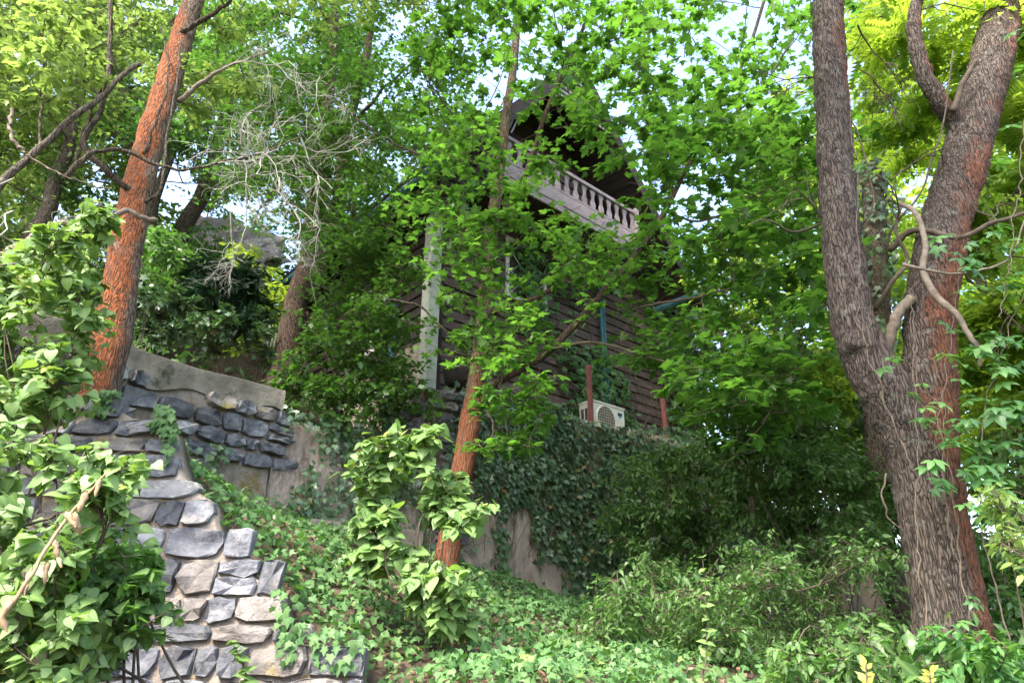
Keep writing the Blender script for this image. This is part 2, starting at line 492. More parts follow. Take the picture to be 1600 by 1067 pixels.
class MB:
    """collects boxes, prisms and tubes for ONE part"""

    def __init__(s):
        s.v, s.f = [], []

    def add(s, v, f):
        b = len(s.v)
        s.v.extend([tuple(map(float, q)) for q in v])
        s.f.extend([tuple(int(i) + b for i in q) for q in f])

    def box(s, o, a, b, c):
        """corner o, edge vectors a b c"""
        o, a, b, c = (np.array(q, float) for q in (o, a, b, c))
        v = [o, o + a, o + a + b, o + b, o + c, o + a + c, o + a + b + c, o + b + c]
        s.add(v, [(0, 3, 2, 1), (4, 5, 6, 7), (0, 1, 5, 4), (1, 2, 6, 5), (2, 3, 7, 6), (3, 0, 4, 7)])

    def tube(s, pts, rad, sides=6, cap=True):
        v, f = tube(pts, rad, sides)
        s.add(v, f)
        if cap:
            n = len(pts)
            b = len(s.v) - n * sides
            s.f.append(tuple(b + i for i in reversed(range(sides))))
            s.f.append(tuple(b + (n - 1) * sides + i for i in range(sides)))

    def build(s, name, mat, parent=None, smooth=False, origin=None):
        return mesh(name, s.v, s.f, mat, parent, smooth, origin)


def tube(pts, rad, sides=6, noise=0.0):
    pts = np.asarray(pts, float)
    n = len(pts)
    rad = np.broadcast_to(np.asarray(rad, float), (n,))
    d = np.gradient(pts, axis=0)
    d /= np.linalg.norm(d, axis=1)[:, None] + 1e-9
    ref = np.array([0.31, 0.17, 0.93]) if abs(d[0, 2]) < 0.8 else np.array([0.95, 0.25, 0.1])
    a = np.cross(d, ref)
    a /= np.linalg.norm(a, axis=1)[:, None] + 1e-9
    b = np.cross(d, a)
    th = np.arange(sides) * 2 * np.pi / sides
    v = pts[:, None, :] + rad[:, None, None] * (np.cos(th)[None, :, None] * a[:, None, :] + np.sin(th)[None, :, None] * b[:, None, :])
    v = v.reshape(-1, 3)
    if noise:
        nn = fbm(v * 6.0, 3) - 0.45 + 0.5 * (fbm(v * np.array([16, 16, 5.0]), 2) - 0.4)
        c = np.repeat(pts, sides, axis=0)
        v = v + (v - c) * (nn * noise)[:, None]
    i = np.arange(n - 1)[:, None] * sides
    j = np.arange(sides)[None, :]
    k = (np.arange(sides)[None, :] + 1) % sides
    f = np.stack([i + j, i + k, i + sides + k, i + sides + j], -1).reshape(-1, 4)
    return v, f


class TubeSet:
    """many twigs gathered into one part (numpy)"""

    def __init__(s):
        s.v, s.f, s.n = [], [], 0

    def add(s, pts, rad, sides=4):
        v, f = tube(pts, rad, sides)
        s.v.append(v)
        s.f.append(f + s.n)
        s.n += len(v)

    def build(s, name, mat, parent):
        o = mesh(name, np.concatenate(s.v), np.concatenate(s.f), mat, parent, smooth=True)
        return o


def smooth_path(pts, n, wob=0.0, g=rng):
    """Catmull-Rom through the points, n samples, small wobble"""
    pts = np.asarray(pts, float)
    q = np.vstack([2 * pts[0] - pts[1], pts, 2 * pts[-1] - pts[-2]])
    m = len(pts) - 1
    t = np.linspace(0, m - 1e-6, n)
    i = t.astype(int)
    u = (t - i)[:, None]
    p0, p1, p2, p3 = q[i], q[i + 1], q[i + 2], q[i + 3]
    r = 0.5 * (2 * p1 + (p2 - p0) * u + (2 * p0 - 5 * p1 + 4 * p2 - p3) * u ** 2 + (3 * p1 - p0 - 3 * p2 + p3) * u ** 3)
    if wob:
        w = g.normal(0, wob, (n, 3))
        w[0] = 0
        k = np.array([0.25, 0.5, 0.25])
        for a in range(3):
            w[:, a] = np.convolve(w[:, a], k, 'same')
        r = r + w
    return r


# ------------------------------------------------------------------ leaf shapes (base at 0, tip along +y, face +z)
def fan_leaf(half, centre, curl=0.15, fold=0.12):
    o = [(x, y) for x, y in half]
    full = o + [(-x, y) for x, y in reversed(o[1:-1])]
    v = [(0, centre)] + full
    v = np.array([(x, y, 0) for x, y in v], float)
    r2 = v[:, 0] ** 2 + (v[:, 1] - centre) ** 2
    v[:, 2] = -curl * r2 + fold * np.abs(v[:, 0])
    n = len(full)
    f = np.array([(0, 1 + i, 1 + (i + 1) % n) for i in range(n)])
    rib = np.array([1.0] + [1.0 if x == 0 else 0.0 for x, y in full])
    return v, f[:, [0, 2, 1]], rib


def strip_leaf(half, curl=0.25, fold=0.25):
    """midrib strip leaf; half = list of (x,y) from base to tip"""
    n = len(half)
    v, rib = [], []
    for x, y in half:
        v.append((0, y, -curl * y * y))
        rib.append(1.0)
    for sgn in (1, -1):
        for x, y in half[1:-1]:
            v.append((sgn * x, y - 0.03, -curl * y * y + fold * x))
            rib.append(0.0)
    f = []
    for s, sg in ((n, 1), (n + n - 2, -1)):
        f.append((0, s, 1) if sg > 0 else (0, 1, s))
        for i in range(1, n - 2):
            a, b, c, d = i, s + i - 1, s + i, i + 1
            f += [(a, b, c), (a, c, d)] if sg > 0 else [(a, c, b), (a, d, c)]
        a, b, d = n - 2, s + n - 3, n - 1
        f.append((a, b, d) if sg > 0 else (a, d, b))
    return np.array(v), np.array(f), np.array(rib)


def multi_leaf(base, places):
    """compound leaf: places = (x, y, angle, scale)"""
    V, F, R = [], [], []
    v, f, r = base
    k = 0
    for x, y, a, s in places:
        c, sn = math.cos(a), math.sin(a)
        q = v * s
        V.append(np.stack([q[:, 0] * c + q[:, 1] * sn + x, -q[:, 0] * sn + q[:, 1] * c + y, q[:, 2] - 0.12 * abs(a) * s], 1))
        F.append(f + k)
        R.append(r)
        k += len(v)
    return np.concatenate(V), np.concatenate(F), np.concatenate(R)


MAPLE = [(0, 0), (.2, -.04), (.48, .02), (.36, .16), (.42, .3), (.62, .46), (.4, .47), (.24, .46), (.28, .7), (.13, .76), (0, 1.02)]
L_MAPLE = [fan_leaf(MAPLE, .3, c, f) for c, f in ((.25, .1), (.4, -.05), (.15, .2))]
MAPLE_S = [(0, 0), (.44, .1), (.24, .28), (.42, .6), (0, 1)]
L_MAPLES = [fan_leaf(MAPLE_S, .3, c, f) for c, f in ((.3, .1), (.1, .2))]
HEART = [(0, 0), (.2, -.02), (.36, .05), (.45, .2), (.43, .4), (.33, .6), (.19, .78), (.07, .93), (0, 1.05)]
L_HEART = [strip_leaf(HEART, c, f) for c, f in ((.18, .06), (.08, .1), (.28, .03))]
IVY = [(0, 0), (.25, -.14), (.38, .02), (.3, .16), (.55, .36), (.26, .5), (.12, .78), (0, 1)]
L_IVY = [fan_leaf(IVY, .25, c, f) for c, f in ((.2, .08), (.35, .0), (.05, .15))]
B_MAPLE = [fan_leaf([(0, 0), (.46, .03), (.3, .2), (.6, .46), (.22, .47), (.2, .72), (0, 1.02)], .3, c, f) for c, f in ((.25, .1), (.4, -.05), (.15, .2))]
B_IVY = [fan_leaf([(0, 0), (.34, -.08), (.5, .36), (.15, .56), (0, 1)], .25, c, f) for c, f in ((.2, .08), (.35, .0), (.05, .15))]
B_HEART = [strip_leaf([(0, 0), (.31, .0), (.45, .22), (.39, .5), (.19, .79), (0, 1.05)], c, f) for c, f in ((.18, .06), (.08, .1), (.28, .03))]
OVATE = [(0, 0), (.22, .3), (.2, .65), (0, 1)]
L_OVATE = [strip_leaf(OVATE, c, f) for c, f in ((.2, .25), (.4, .1))]
KITE = (np.array([(0, 0, 0), (.3, .45, .1), (0, 1, -.12), (-.3, .45, .1)], float), np.array([(0, 1, 2), (0, 2, 3)]), np.zeros(4))
L_KITE = [KITE]
LEAFLET = strip_leaf([(0, 0), (.16, .25), (.24, .55), (.14, .82), (0, 1)], .3, .2)
L_CREEP = [multi_leaf(LEAFLET, [(0, 0, 0, 1.0), (.02, 0, .95, .9), (-.02, 0, -.95, .9), (.02, -.02, 1.9, .7), (-.02, -.02, -1.9, .7)])]
PINN = multi_leaf((KITE[0] * np.array([.75, 1, 1]), KITE[1], KITE[2]),
                  [(0, .92, 0, .3)] + [(s * .02, .16 + .11 * k, s * 1.2, .3) for k in range(7) for s in (1, -1)])
L_PINN = [PINN]
NEEDLE = multi_leaf((KITE[0] * np.array([.28, 1, 1]), KITE[1], KITE[2]), [(0, .7, 0, .45)] + [(0, .1 * k, s * .8, .4) for k in range(7) for s in (1, -1)])
L_NEEDLE = [NEEDLE]


B_MAPLES = [fan_leaf([(0, 0), (.46, .35), (.2, .5), (0, 1)], .3, c, f) for c, f in ((.3, .1), (.1, .2))]
B_OVATE = [strip_leaf([(0, 0), (.25, .45), (0, 1)], c, f) for c, f in ((.2, .25), (.4, .1))]
B_PINN = [multi_leaf((KITE[0] * np.array([.8, 1, 1]), KITE[1], KITE[2]), [(0, .88, 0, .34)] + [(s * .02, .2 + .17 * k, s * 1.2, .34) for k in range(4) for s in (1, -1)])]
BULK = {id(L_MAPLE): B_MAPLE, id(L_IVY): B_IVY, id(L_HEART): B_HEART, id(L_MAPLES): B_MAPLES, id(L_OVATE): B_OVATE, id(L_PINN): B_PINN}


class Leaves:
    def __init__(s):
        s.p, s.a, s.n, s.s = [], [], [], []

    def add(s, p, a, n, sc):
        s.p.append(np.atleast_2d(p))
        s.a.append(np.atleast_2d(a))
        s.n.append(np.atleast_2d(n))
        s.s.append(np.atleast_1d(sc))

    def frames(s):
        p, a, n, sc = np.concatenate(s.p), np.concatenate(s.a), np.concatenate(s.n), np.concatenate(s.s)
        a = a / (np.linalg.norm(a, axis=1)[:, None] + 1e-9)
        n = n - (n * a).sum(1)[:, None] * a
        n /= np.linalg.norm(n, axis=1)[:, None] + 1e-9
        x = np.cross(a, n)
        return p, x, a, n, sc

    def build(s, parent, shapes, mat, singles=300, name='foliage', leafname='leaf', minpx=9.0, tint=(0.0, 1.0), seed=1, bulk=None):
        g = np.random.default_rng(seed)
        p, x, a, n, sc = s.frames()
        K = len(p)
        base = np.array(root_loc(parent))
        tnt = tint[0] + (tint[1] - tint[0]) * np.clip(g.normal(0.5, 0.24, K), 0, 1)
        pick = np.zeros(K, bool)
        if singles:
            c = p + a * sc[:, None] * 0.5
            px, py, dz = project(c)
            view = c - np.array([0, 0, CZ])
            view /= np.linalg.norm(view, axis=1)[:, None]
            size = sc * FPX / dz
            area = size * size * (0.15 + np.abs((view * n).sum(1)))
            ok = (px > 4) & (px < 1596) & (py > 4) & (py < 1062) & (size > minpx) & (c[:, 1] > 0.3)
            cell = (px // 9).astype(int) * 1000 + (py // 9).astype(int)
            order = np.argsort(dz)
            _, first = np.unique(cell[order], return_index=True)
            front = np.zeros(K, bool)
            front[order[first]] = True
            cand = np.where(ok & front)[0]
            cand = cand[np.argsort(-area[cand])][:singles]
            pick[cand] = True
            if len(cand):
                meshes = []
                for k, (v, f, r) in enumerate(shapes):
                    for q in range(5):
                        me = bpy.data.meshes.new(leafname)
                        fast_fill(me, v, f)
                        set_attr(me, 'tint', np.full(len(v), tint[0] + (tint[1] - tint[0]) * (0.15 + 0.17 * q)))
                        set_attr(me, 'rib', r)
                        me.materials.append(mat)
                        me.polygons.foreach_set('use_smooth', np.ones(len(me.polygons), bool))
                        meshes.append(me)
                for i in cand:
                    o = bpy.data.objects.new(leafname, meshes[int(g.integers(len(meshes)))])
                    COL.objects.link(o)
                    o.parent = parent
                    m = Matrix.Identity(4)
                    for r in range(3):
                        m[r][0], m[r][1], m[r][2] = x[i, r] * sc[i], a[i, r] * sc[i], n[i, r] * sc[i]
                        m[r][3] = p[i, r] - base[r]
                    o.matrix_basis = m
        rest = np.where(~pick)[0]
        if len(rest) == 0:
            return None
        shapes = bulk or BULK.get(id(shapes), shapes)
        sh = g.integers(0, len(shapes), len(rest))
        V, F, T, R, b = [], [], [], [], 0
        for k, (v, f, r) in enumerate(shapes):
            q = rest[sh == k]
            if len(q) == 0:
                continue
            w = (v[None, :, 0, None] * x[q][:, None, :] + v[None, :, 1, None] * a[q][:, None, :] + v[None, :, 2, None] * n[q][:, None, :]) * sc[q][:, None, None] + p[q][:, None, :]
            V.append(w.reshape(-1, 3))
            F.append((f[None] + (np.arange(len(q)) * len(v))[:, None, None] + b).reshape(-1, 3))
            T.append(np.repeat(tnt[q], len(v)))
            R.append(np.tile(r, len(q)))
            b += len(q) * len(v)
        o = mesh(name, np.concatenate(V), np.concatenate(F), mat, parent, smooth=True)
        set_attr(o.data, 'tint', np.concatenate(T))
        set_attr(o.data, 'rib', np.concatenate(R))
        tag(o, kind='stuff')
        return o


def rnd_unit(g, n):
    v = g.normal(size=(n, 3))
    return v / np.linalg.norm(v, axis=1)[:, None]


def crown(clumps, skel, tubes, leaves, g, twigs=14, per=9, size=(0.1, 0.15), flat=0.55, up=1.0, jitter=0.35, droop=0.25,
          br=0.012, twr=0.004, sides=4, draw=True, spread=0.75, along=0.45, nrm=None):
    """branches from the skeleton to each clump centre, twigs inside the clump, leaves along the twigs"""
    skel = np.asarray(skel, float)
    cl = np.array([c for c, r in clumps])
    rr = np.array([r for c, r in clumps])
    d = np.array([np.min(np.linalg.norm(skel - c, axis=1)) for c in cl])
    for k in np.argsort(d):
        c, r = cl[k], rr[k]
        dist = np.linalg.norm(skel - c, axis=1) + 1.2 * np.maximum(0, skel[:, 2] - c[2] + 0.1)
        s = skel[np.argmin(dist)]
        L = np.linalg.norm(c - s)
        mid = (s + c) / 2 + np.array([0, 0, -0.06 * L]) + g.normal(0, 0.06 * L, 3)
        end = c + (c - s) / (L + 1e-6) * r * 0.5
        path = smooth_path([s, mid, end], 7, 0.012 * L, g)
        if draw:
            rad = (br + 0.005 * L) * np.linspace(1, 0.35, 7)
            tubes.add(path, rad, sides)
        skel = np.vstack([skel, path[2:6]])
        nt = max(3, int(twigs))
        st = path[g.integers(2, 7, nt)]
        off = rnd_unit(g, nt) * (g.random(nt) ** 0.45)[:, None] * r
        off[:, 2] *= flat
        en = c + off
        if draw:
            for q in range(nt):
                m = (st[q] + en[q]) / 2 + np.array([0, 0, 0.08 * r])
                tubes.add(np.array([st[q], m, en[q]]), np.array([twr * 1.3, twr, twr * 0.5]), 3)
        t = (along + (1 - along) * g.random((nt, per)))[..., None]
        base = st[:, None] * (1 - t) + en[:, None] * t + np.array([0, 0, 0.08 * r]) * 4 * (t * (1 - t)) * 0.5
        td = en - st
        td /= np.linalg.norm(td, axis=1)[:, None] + 1e-9
        ax = td[:, None] * 0.6 + g.normal(0, spread, (nt, per, 3))
        ax[..., 2] = ax[..., 2] * 0.5 - droop
        nm = (np.array([0, 0, up]) if nrm is None else np.array(nrm)) + g.normal(0, jitter, (nt, per, 3))
        base = base + g.normal(0, 0.05 * r + 0.01, (nt, per, 3))
        leaves.add(base.reshape(-1, 3), ax.reshape(-1, 3), nm.reshape(-1, 3), g.uniform(*size, nt * per))
    return skel


def px_clumps(poly, n, d, r, g):
    q = in_poly(poly, n, g)
    return [(P(a, b, g.uniform(*d)), g.uniform(*r)) for a, b in q]


# ================================================================== TERRAIN
U = np.array([.741, .672, 0.0])
U /= np.linalg.norm(U)
V = np.array([-U[1], U[0], 0.0])
Z = np.array([0, 0, 1.0])
C0 = np.array([-1.25, 9.62, 0.0])           # near corner of the house

WALL = np.array([(-6.5, 1.2), (-4.4, 4.2), (-2.55, 6.95), (-1.05, 8.35), (4.4, 13.3), (6.5, 15.2)])
LOW = np.array([(0, 0, 0), (-3, 0, .6), (3, 0, -.2), (0, 2, .55), (0, 3.2, 1.0), (0, 4.2, 1.3), (-1.2, 3.8, 1.0), (-.6, 3.6, .98), (2, 4, 1.1), (2.9, 5, 1.28),
                (-2.2, 3.1, 1.42), (-3, 3.0, 1.7), (-1.7, 3.4, 1.2), (-.3, 5.5, 1.58), (.5, 6.0, 1.42), (1.5, 6.5, 1.25), (-.9, 6.5, 1.85), (.3, 7.5, 1.75), (-1.0, 7.8, 2.3), (-1.9, 7.2, 2.4),
                (-.3, 8.8, 2.18), (.8, 9.9, 1.8), (3, 11.8, 1.4), (5, 9, 1.1), (8, 14, .8), (4, 6, 1.1), (-6, 0, 1.5), (8, 0, -1), (-30, -20, 3), (30, -30, -6), (0, -40, -5), (40, 10, -4), (30, 40, -3)])
BANK = np.array([(-1.0, 4.4, 1.3), (-1.3, 4.5, 1.55), (-1.57, 4.55, 1.93), (-2.07, 4.85, 2.28), (-2.57, 5.1, 2.75), (-3.2, 5.1, 3.02), (-3.0, 5.7, 2.8), (-2.3, 6.0, 2.35), (-2.6, 6.4, 2.6), (-2.0, 7.2, 2.4),
                 (-1.4, 7.6, 2.4), (-.9, 6.5, 1.85), (-.3, 5.5, 1.58), (-1.0, 7.8, 2.2), (-.3, 8.8, 2.18), (-5, 3.6, 3.0)])
UPP = np.array([(-5, 4.5, 3.9), (-4, 5.5, 3.85), (-2.6, 7.3, 3.7), (-1.8, 8.0, 3.45), (-1.3, 8.5, 3.6), (-.6, 9.2, 4.4), (2, 11.6, 4.5), (4, 13.5, 4.6), (7, 16.5, 3.5), (12, 14, 1.2), (-3, 9.5, 4.5),
                (-5.5, 8, 5.0), (-7.7, 15, 10.0), (-12, 10, 9), (-3, 17, 7), (2, 21, 6), (10, 25, 2), (-15, 30, 15), (30, 30, -2), (-40, 40, 22), (-30, 0, 9), (-12, 2, 5), (60, 80, 0), (-60, 90, 28), (0, 60, 10)])


def idw(pts, x, y, pw=3.0):
    d = np.hypot(x[..., None] - pts[:, 0], y[..., None] - pts[:, 1]) + 0.12
    w = 1 / d ** pw
    return (w * pts[:, 2]).sum(-1) / w.sum(-1)


def wall_dist(x, y, line=WALL):
    """signed distance behind the line (positive = uphill side)"""
    best = np.full(np.shape(x), 1e9)
    sgn = np.zeros(np.shape(x))
    for i in range(len(line) - 1):
        a, b = line[i], line[i + 1]
        d = b - a
        L2 = d @ d
        t = np.clip(((x - a[0]) * d[0] + (y - a[1]) * d[1]) / L2, 0, 1)
        dx, dy = x - a[0] - t * d[0], y - a[1] - t * d[1]
        r = np.hypot(dx, dy)
        cr = d[0] * dy - d[1] * dx
        m = r < best
        best = np.where(m, r, best)
        sgn = np.where(m, np.sign(cr), sgn)
    return best * sgn


BL = np.array([(-5.5, 3.75), (-1.0, 4.12)])      # base line of the lower stone wall
BATTER = 0.46


def ground_z(x, y):
    x, y = np.asarray(x, float), np.asarray(y, float)
    lo = idw(LOW, x, y)
    bk = idw(BANK, x, y)
    db = y - (BL[0, 1] + (x - BL[0, 0]) * (BL[1, 1] - BL[0, 1]) / (BL[1, 0] - BL[0, 0]))
    w = np.clip((-0.75 - x) / 0.3, 0, 1)          # bank exists left of the wall's end
    rise = np.clip(lo + np.maximum(0, db - 0.3) / BATTER, lo, np.maximum(bk, lo))
    far = np.clip((-0.2 - x) / 1.2, 0, 1) * np.clip((db - 0.5) / 0.6, 0, 1)
    low = lo * (1 - w) + rise * w
    low = low * (1 - far) + np.maximum(bk, lo * 0 + bk) * far
    d = wall_dist(x, y)
    t = np.clip((d - 0.12) / 0.22, 0, 1)
    up = idw(UPP, x, y)
    z = low * (1 - t) + up * t
    near = np.clip(1 - np.hypot(x, y - 6) / 60, 0.2, 1)
    z = z + (fbm(np.stack([x * 0.9, y * 0.9, x * 0], -1), 4) - 0.47) * 0.22 * np.clip(np.hypot(x, y) / 3, 0.2, 1)
    return z


def gaxis(lo, hi, step, far_lo, far_hi):
    core = np.arange(lo, hi, step)
    a = lo - np.cumsum(step * 1.25 ** np.arange(1, 40))
    b = core[-1] + np.cumsum(step * 1.25 ** np.arange(1, 40))
    return np.concatenate([a[a > far_lo][::-1], core, b[b < far_hi]])


gx = gaxis(-8, 8, 0.14, -400, 400)
gy = gaxis(0.5, 17, 0.14, -400, 400)
GX, GY = np.meshgrid(gx, gy)
GZ = ground_z(GX, GY)
nx, ny = len(gx), len(gy)
ii, jj = np.meshgrid(np.arange(nx - 1), np.arange(ny - 1))
k0 = (jj * nx + ii).ravel()
gf = np.stack([k0, k0 + 1, k0 + nx + 1, k0 + nx], -1)
ground = mesh('ground', np.stack([GX, GY, GZ], -1).reshape(-1, 3), gf, M['soil'], smooth=True)
tag(ground, 'brown soil hillside under ivy and fallen leaves', None, kind='structure')


# ================================================================== STONE WORK
def stone_mesh(poly, depth, g, to_world, rough=0.016):
    """poly: outline (k,2) in wall coordinates; to_world(s,t,out)"""
    poly = np.asarray(poly, float)
    c = poly.mean(0)
    k = len(poly)
    rings = []
    for inset, out in ((0.0, -0.06), (0.015, depth * 0.6), (0.1, depth)):
        q = c + (poly - c) * (1 - inset) if inset < 0.05 else c + (poly - c) * 0.9
        o = out + g.normal(0, rough * (0.4 if inset < 0.05 else 1.0), k) if out > 0 else np.full(k, out)
        rings.append(to_world(q[:, 0], q[:, 1], o))
    v = np.concatenate(rings + [to_world(c[:1], c[1:2], np.array([depth + g.normal(0, rough)]))])
    f = []
    for r in range(2):
        for i in range(k):
            j = (i + 1) % k
            f.append((r * k + i, r * k + j, (r + 1) * k + j, (r + 1) * k + i))
    for i in range(k):
        f.append((2 * k + i, 2 * k + (i + 1) % k, 3 * k))
    return v, f


def lay_stones(parent, s0, s1, t0, t1, hrange, wrange, to_world, inside, g, depth=(0.02, 0.06), gap=0.018, rot=0.03, skip=0.04, mat='stone', smax=None, mix=(.72,)):
    n = 0
    t = t0
    while t < t1:
        h = g.uniform(*hrange)
        s = s0 - g.uniform(0, wrange[0])
        while s < s1:
            w = g.uniform(*wrange)
            if smax is not None and s < smax(t + h * .7) and s + w > smax(t + h * .7) - .07:
                w = max(.07, smax(t + h * .7) - s)
            split = g.random() < 0.18 and h > 0.16
            parts = [(t, h)] if not split else [(t, h * 0.5), (t + h * 0.5, h * 0.5)]
            for tt, hh in parts:
                cs, ct = s + w / 2, tt + hh / 2
                if inside(cs, tt + hh * .25) and g.random() > skip:
                    a, b = w / 2 - gap * g.uniform(.6, 1.5), hh / 2 - gap * g.uniform(.6, 1.5)
                    e = np.array([(-1, -.9), (-.4, -1), (.35, -1), (1, -.9), (1, 0.05), (1, .9), (.4, 1), (-.35, 1), (-1, .9), (-1, -.05)]) * np.array([a, b])
                    cut = np.ones(10)
                    for ci in (0, 3, 5, 8):
                        cut[ci] = g.uniform(.82, 1.0)
                    q = e * cut[:, None] * g.uniform(.97, 1.06, (10, 2)) + g.normal(0, .005, (10, 2))
                    th = g.normal(0, rot)
                    q = np.stack([q[:, 0] * math.cos(th) - q[:, 1] * math.sin(th), q[:, 0] * math.sin(th) + q[:, 1] * math.cos(th)], 1) + np.array([cs, ct])
                    v, f = stone_mesh(q, g.uniform(*depth), g, to_world)
                    mesh('stone', v, f, M[mat if g.random() < mix[0] else ('stone_warm' if g.random() < .5 else 'stone_pale')], parent, origin=v.mean(0))
                    n += 1
            s += w
        t += h
    return n


def wall_body(parent, name, s_arr, top_fn, bot_fn, to_world, mat, thick=0.4, step=0.06, rough=0.03, seed=0):
    """rough wall face with a top and a back"""
    ns = len(s_arr)
    nt = max(6, int(2.2 / step))
    S = np.repeat(s_arr[:, None], nt, 1)
    tt = np.linspace(0, 1, nt)[None]
    T = bot_fn(s_arr)[:, None] * (1 - tt) + top_fn(s_arr)[:, None] * tt
    ns_ = (fbm(np.stack([S * 3.0, T * 3.0, S * 0 + seed], -1), 4) - 0.47) * rough * 2.5 - (.012 if mat == 'mortar' else 0)
    face = to_world(S.ravel(), T.ravel(), ns_.ravel())
    back = to_world(s_arr, top_fn(s_arr), np.full(ns, -thick))
    backb = to_world(s_arr, bot_fn(s_arr), np.full(ns, -thick))
    v = np.concatenate([face, back, backb])
    f = []
    for i in range(ns - 1):
        for j in range(nt - 1):
            f.append((i * nt + j, (i + 1) * nt + j, (i + 1) * nt + j + 1, i * nt + j + 1))
        f.append((i * nt + nt - 1, (i + 1) * nt + nt - 1, ns * nt + i + 1, ns * nt + i))
        f.append((ns * nt + i, ns * nt + i + 1, ns * nt + ns + i + 1, ns * nt + ns + i))
    for i, rev in ((0, True), (ns - 1, False)):
        ring = [i * nt + j for j in range(nt)] + [ns * nt + i, ns * nt + ns + i]
        f.append(tuple(ring if not rev else reversed(ring)))
    return mesh(name, v, f, M[mat], parent, smooth=True)


def line_world(a, b, batter=0.0, zref=0.0):
    a, b = np.array(a, float), np.array(b, float)
    d = (b - a) / np.linalg.norm(b - a)
    nrm = np.array([d[1], -d[0]])           # toward the camera side

    def tw(s, t, o):
        s, t, o = np.broadcast_arrays(np.asarray(s, float), np.asarray(t, float), np.asarray(o, float))
        back = batter * (t - zref)
        x = a[0] + d[0] * s + nrm[0] * (o - back)
        y = a[1] + d[1] * s + nrm[1] * (o - back)
        return np.stack([x, y, t], -1)
    return tw, np.linalg.norm(b - a)


def to_plane(px, py, a, b, batter=0.0, zref=0.0):
    """wall coordinates (s, z) of the wall point seen at px, py"""
    tw, L = line_world(a, b, batter, zref)
    p0, p1, p2 = tw(0, 0, 0), tw(1, 0, 0), tw(0, 1, 0)
    r = ray(px, py)
    A = np.stack([p1 - p0, p2 - p0, -r], 1)
    k = np.linalg.solve(A, np.array([0, 0, CZ]) - p0)
    return k[0], k[1]


def point_in(poly):
    poly = np.array(poly)

    def f(x, y):
        c = False
        j = len(poly) - 1
        for i in range(len(poly)):
            if (poly[i, 1] > y) != (poly[j, 1] > y) and x < (poly[j, 0] - poly[i, 0]) * (y - poly[i, 1]) / (poly[j, 1] - poly[i, 1]) + poly[i, 0]:
                c = not c
            j = i
        return c
    return f


# ---- lower stone wall (battered, top climbing to the left)
gB = np.random.default_rng(21)
a, b = BL
twB, LB = line_world(a, b, BATTER, 1.3)
top_px = [(515, 995), (455, 985), (440, 905), (400, 885), (390, 850), (345, 835), (335, 770), (290, 740), (270, 650), (215, 640), (190, 625), (120, 620), (0, 600), (-150, 560)]
topB = np.array([to_plane(x, y, a, b, BATTER, 1.3) for x, y in top_px])[::-1]
topB = topB[np.argsort(topB[:, 0])]


def topB_fn(s):
    return np.interp(s, topB[:, 0], topB[:, 1])


def smaxB(t):
    ss = np.linspace(topB[0, 0], LB + .2, 400)
    k = np.where(topB_fn(ss) > t)[0]
    return ss[k[-1]] if len(k) else -9


wb_root = empty('stone_wall', (-2.2, 4.0, 1.4), 'sunlit dark grey rubble stone wall with stepped top climbing to the left', 'wall')
tag(wb_root, kind='thing')
sB = np.arange(max(0, topB[0, 0]), LB + 0.22, 0.06)
wall_body(wb_root, 'mortar', sB, lambda s: topB_fn(s) - 0.07 + .05 * (fbm(np.stack([s * 9, s * 0, s * 0], -1), 3) - .45), lambda s: np.full_like(s, 0.9), twB, 'mortar', thick=0.3, rough=0.014, step=.04, seed=3)
lay_stones(wb_root, sB[0], LB + 0.2, 1.15, 3.6, (0.11, 0.22), (0.12, 0.42), twB, lambda s, t: t < topB_fn(s) - 0.03 and s > topB[0, 0], gB, depth=(0.02, 0.042), gap=0.007, skip=.0, smax=smaxB, rot=.02)

# ---- upper retaining wall: stone part behind the rust-red tree
gA = np.random.default_rng(22)
twA, LA = line_world((-5.2, 3.05), (-2.45, 7.08))
wa_root = empty('stone_wall', (-3.6, 5.4, 3.0), 'shaded black stone retaining wall with pale plaster coping behind the rust-red trunk', 'wall')
tag(wa_root, kind='thing')
sA = np.arange(0, LA, 0.07)
topA = lambda s: 3.93 + 0.0 * s + 0.03 * np.sin(s * 3)
wall_body(wa_root, 'mortar', sA, lambda s: topA(s) - 0.14, lambda s: np.full_like(s, 2.0), twA, 'mortar', rough=0.014, seed=5)
twA2 = lambda s, t, o: twA(s, t, np.asarray(o) + 0.03)
wall_body(wa_root, 'coping', sA, topA, lambda s: topA(s) - 0.27 + 0.06 * np.sin(s * 7), twA2, 'cap', thick=0.45, rough=0.04, seed=6)
lay_stones(wa_root, 1.2, LA - 0.05, 3.08, 3.66, (0.12, 0.22), (0.15, 0.38), twA, lambda s, t: t < topA(s) - 0.3, gA, mix=(.9,), depth=(0.03, 0.08), gap=0.011)

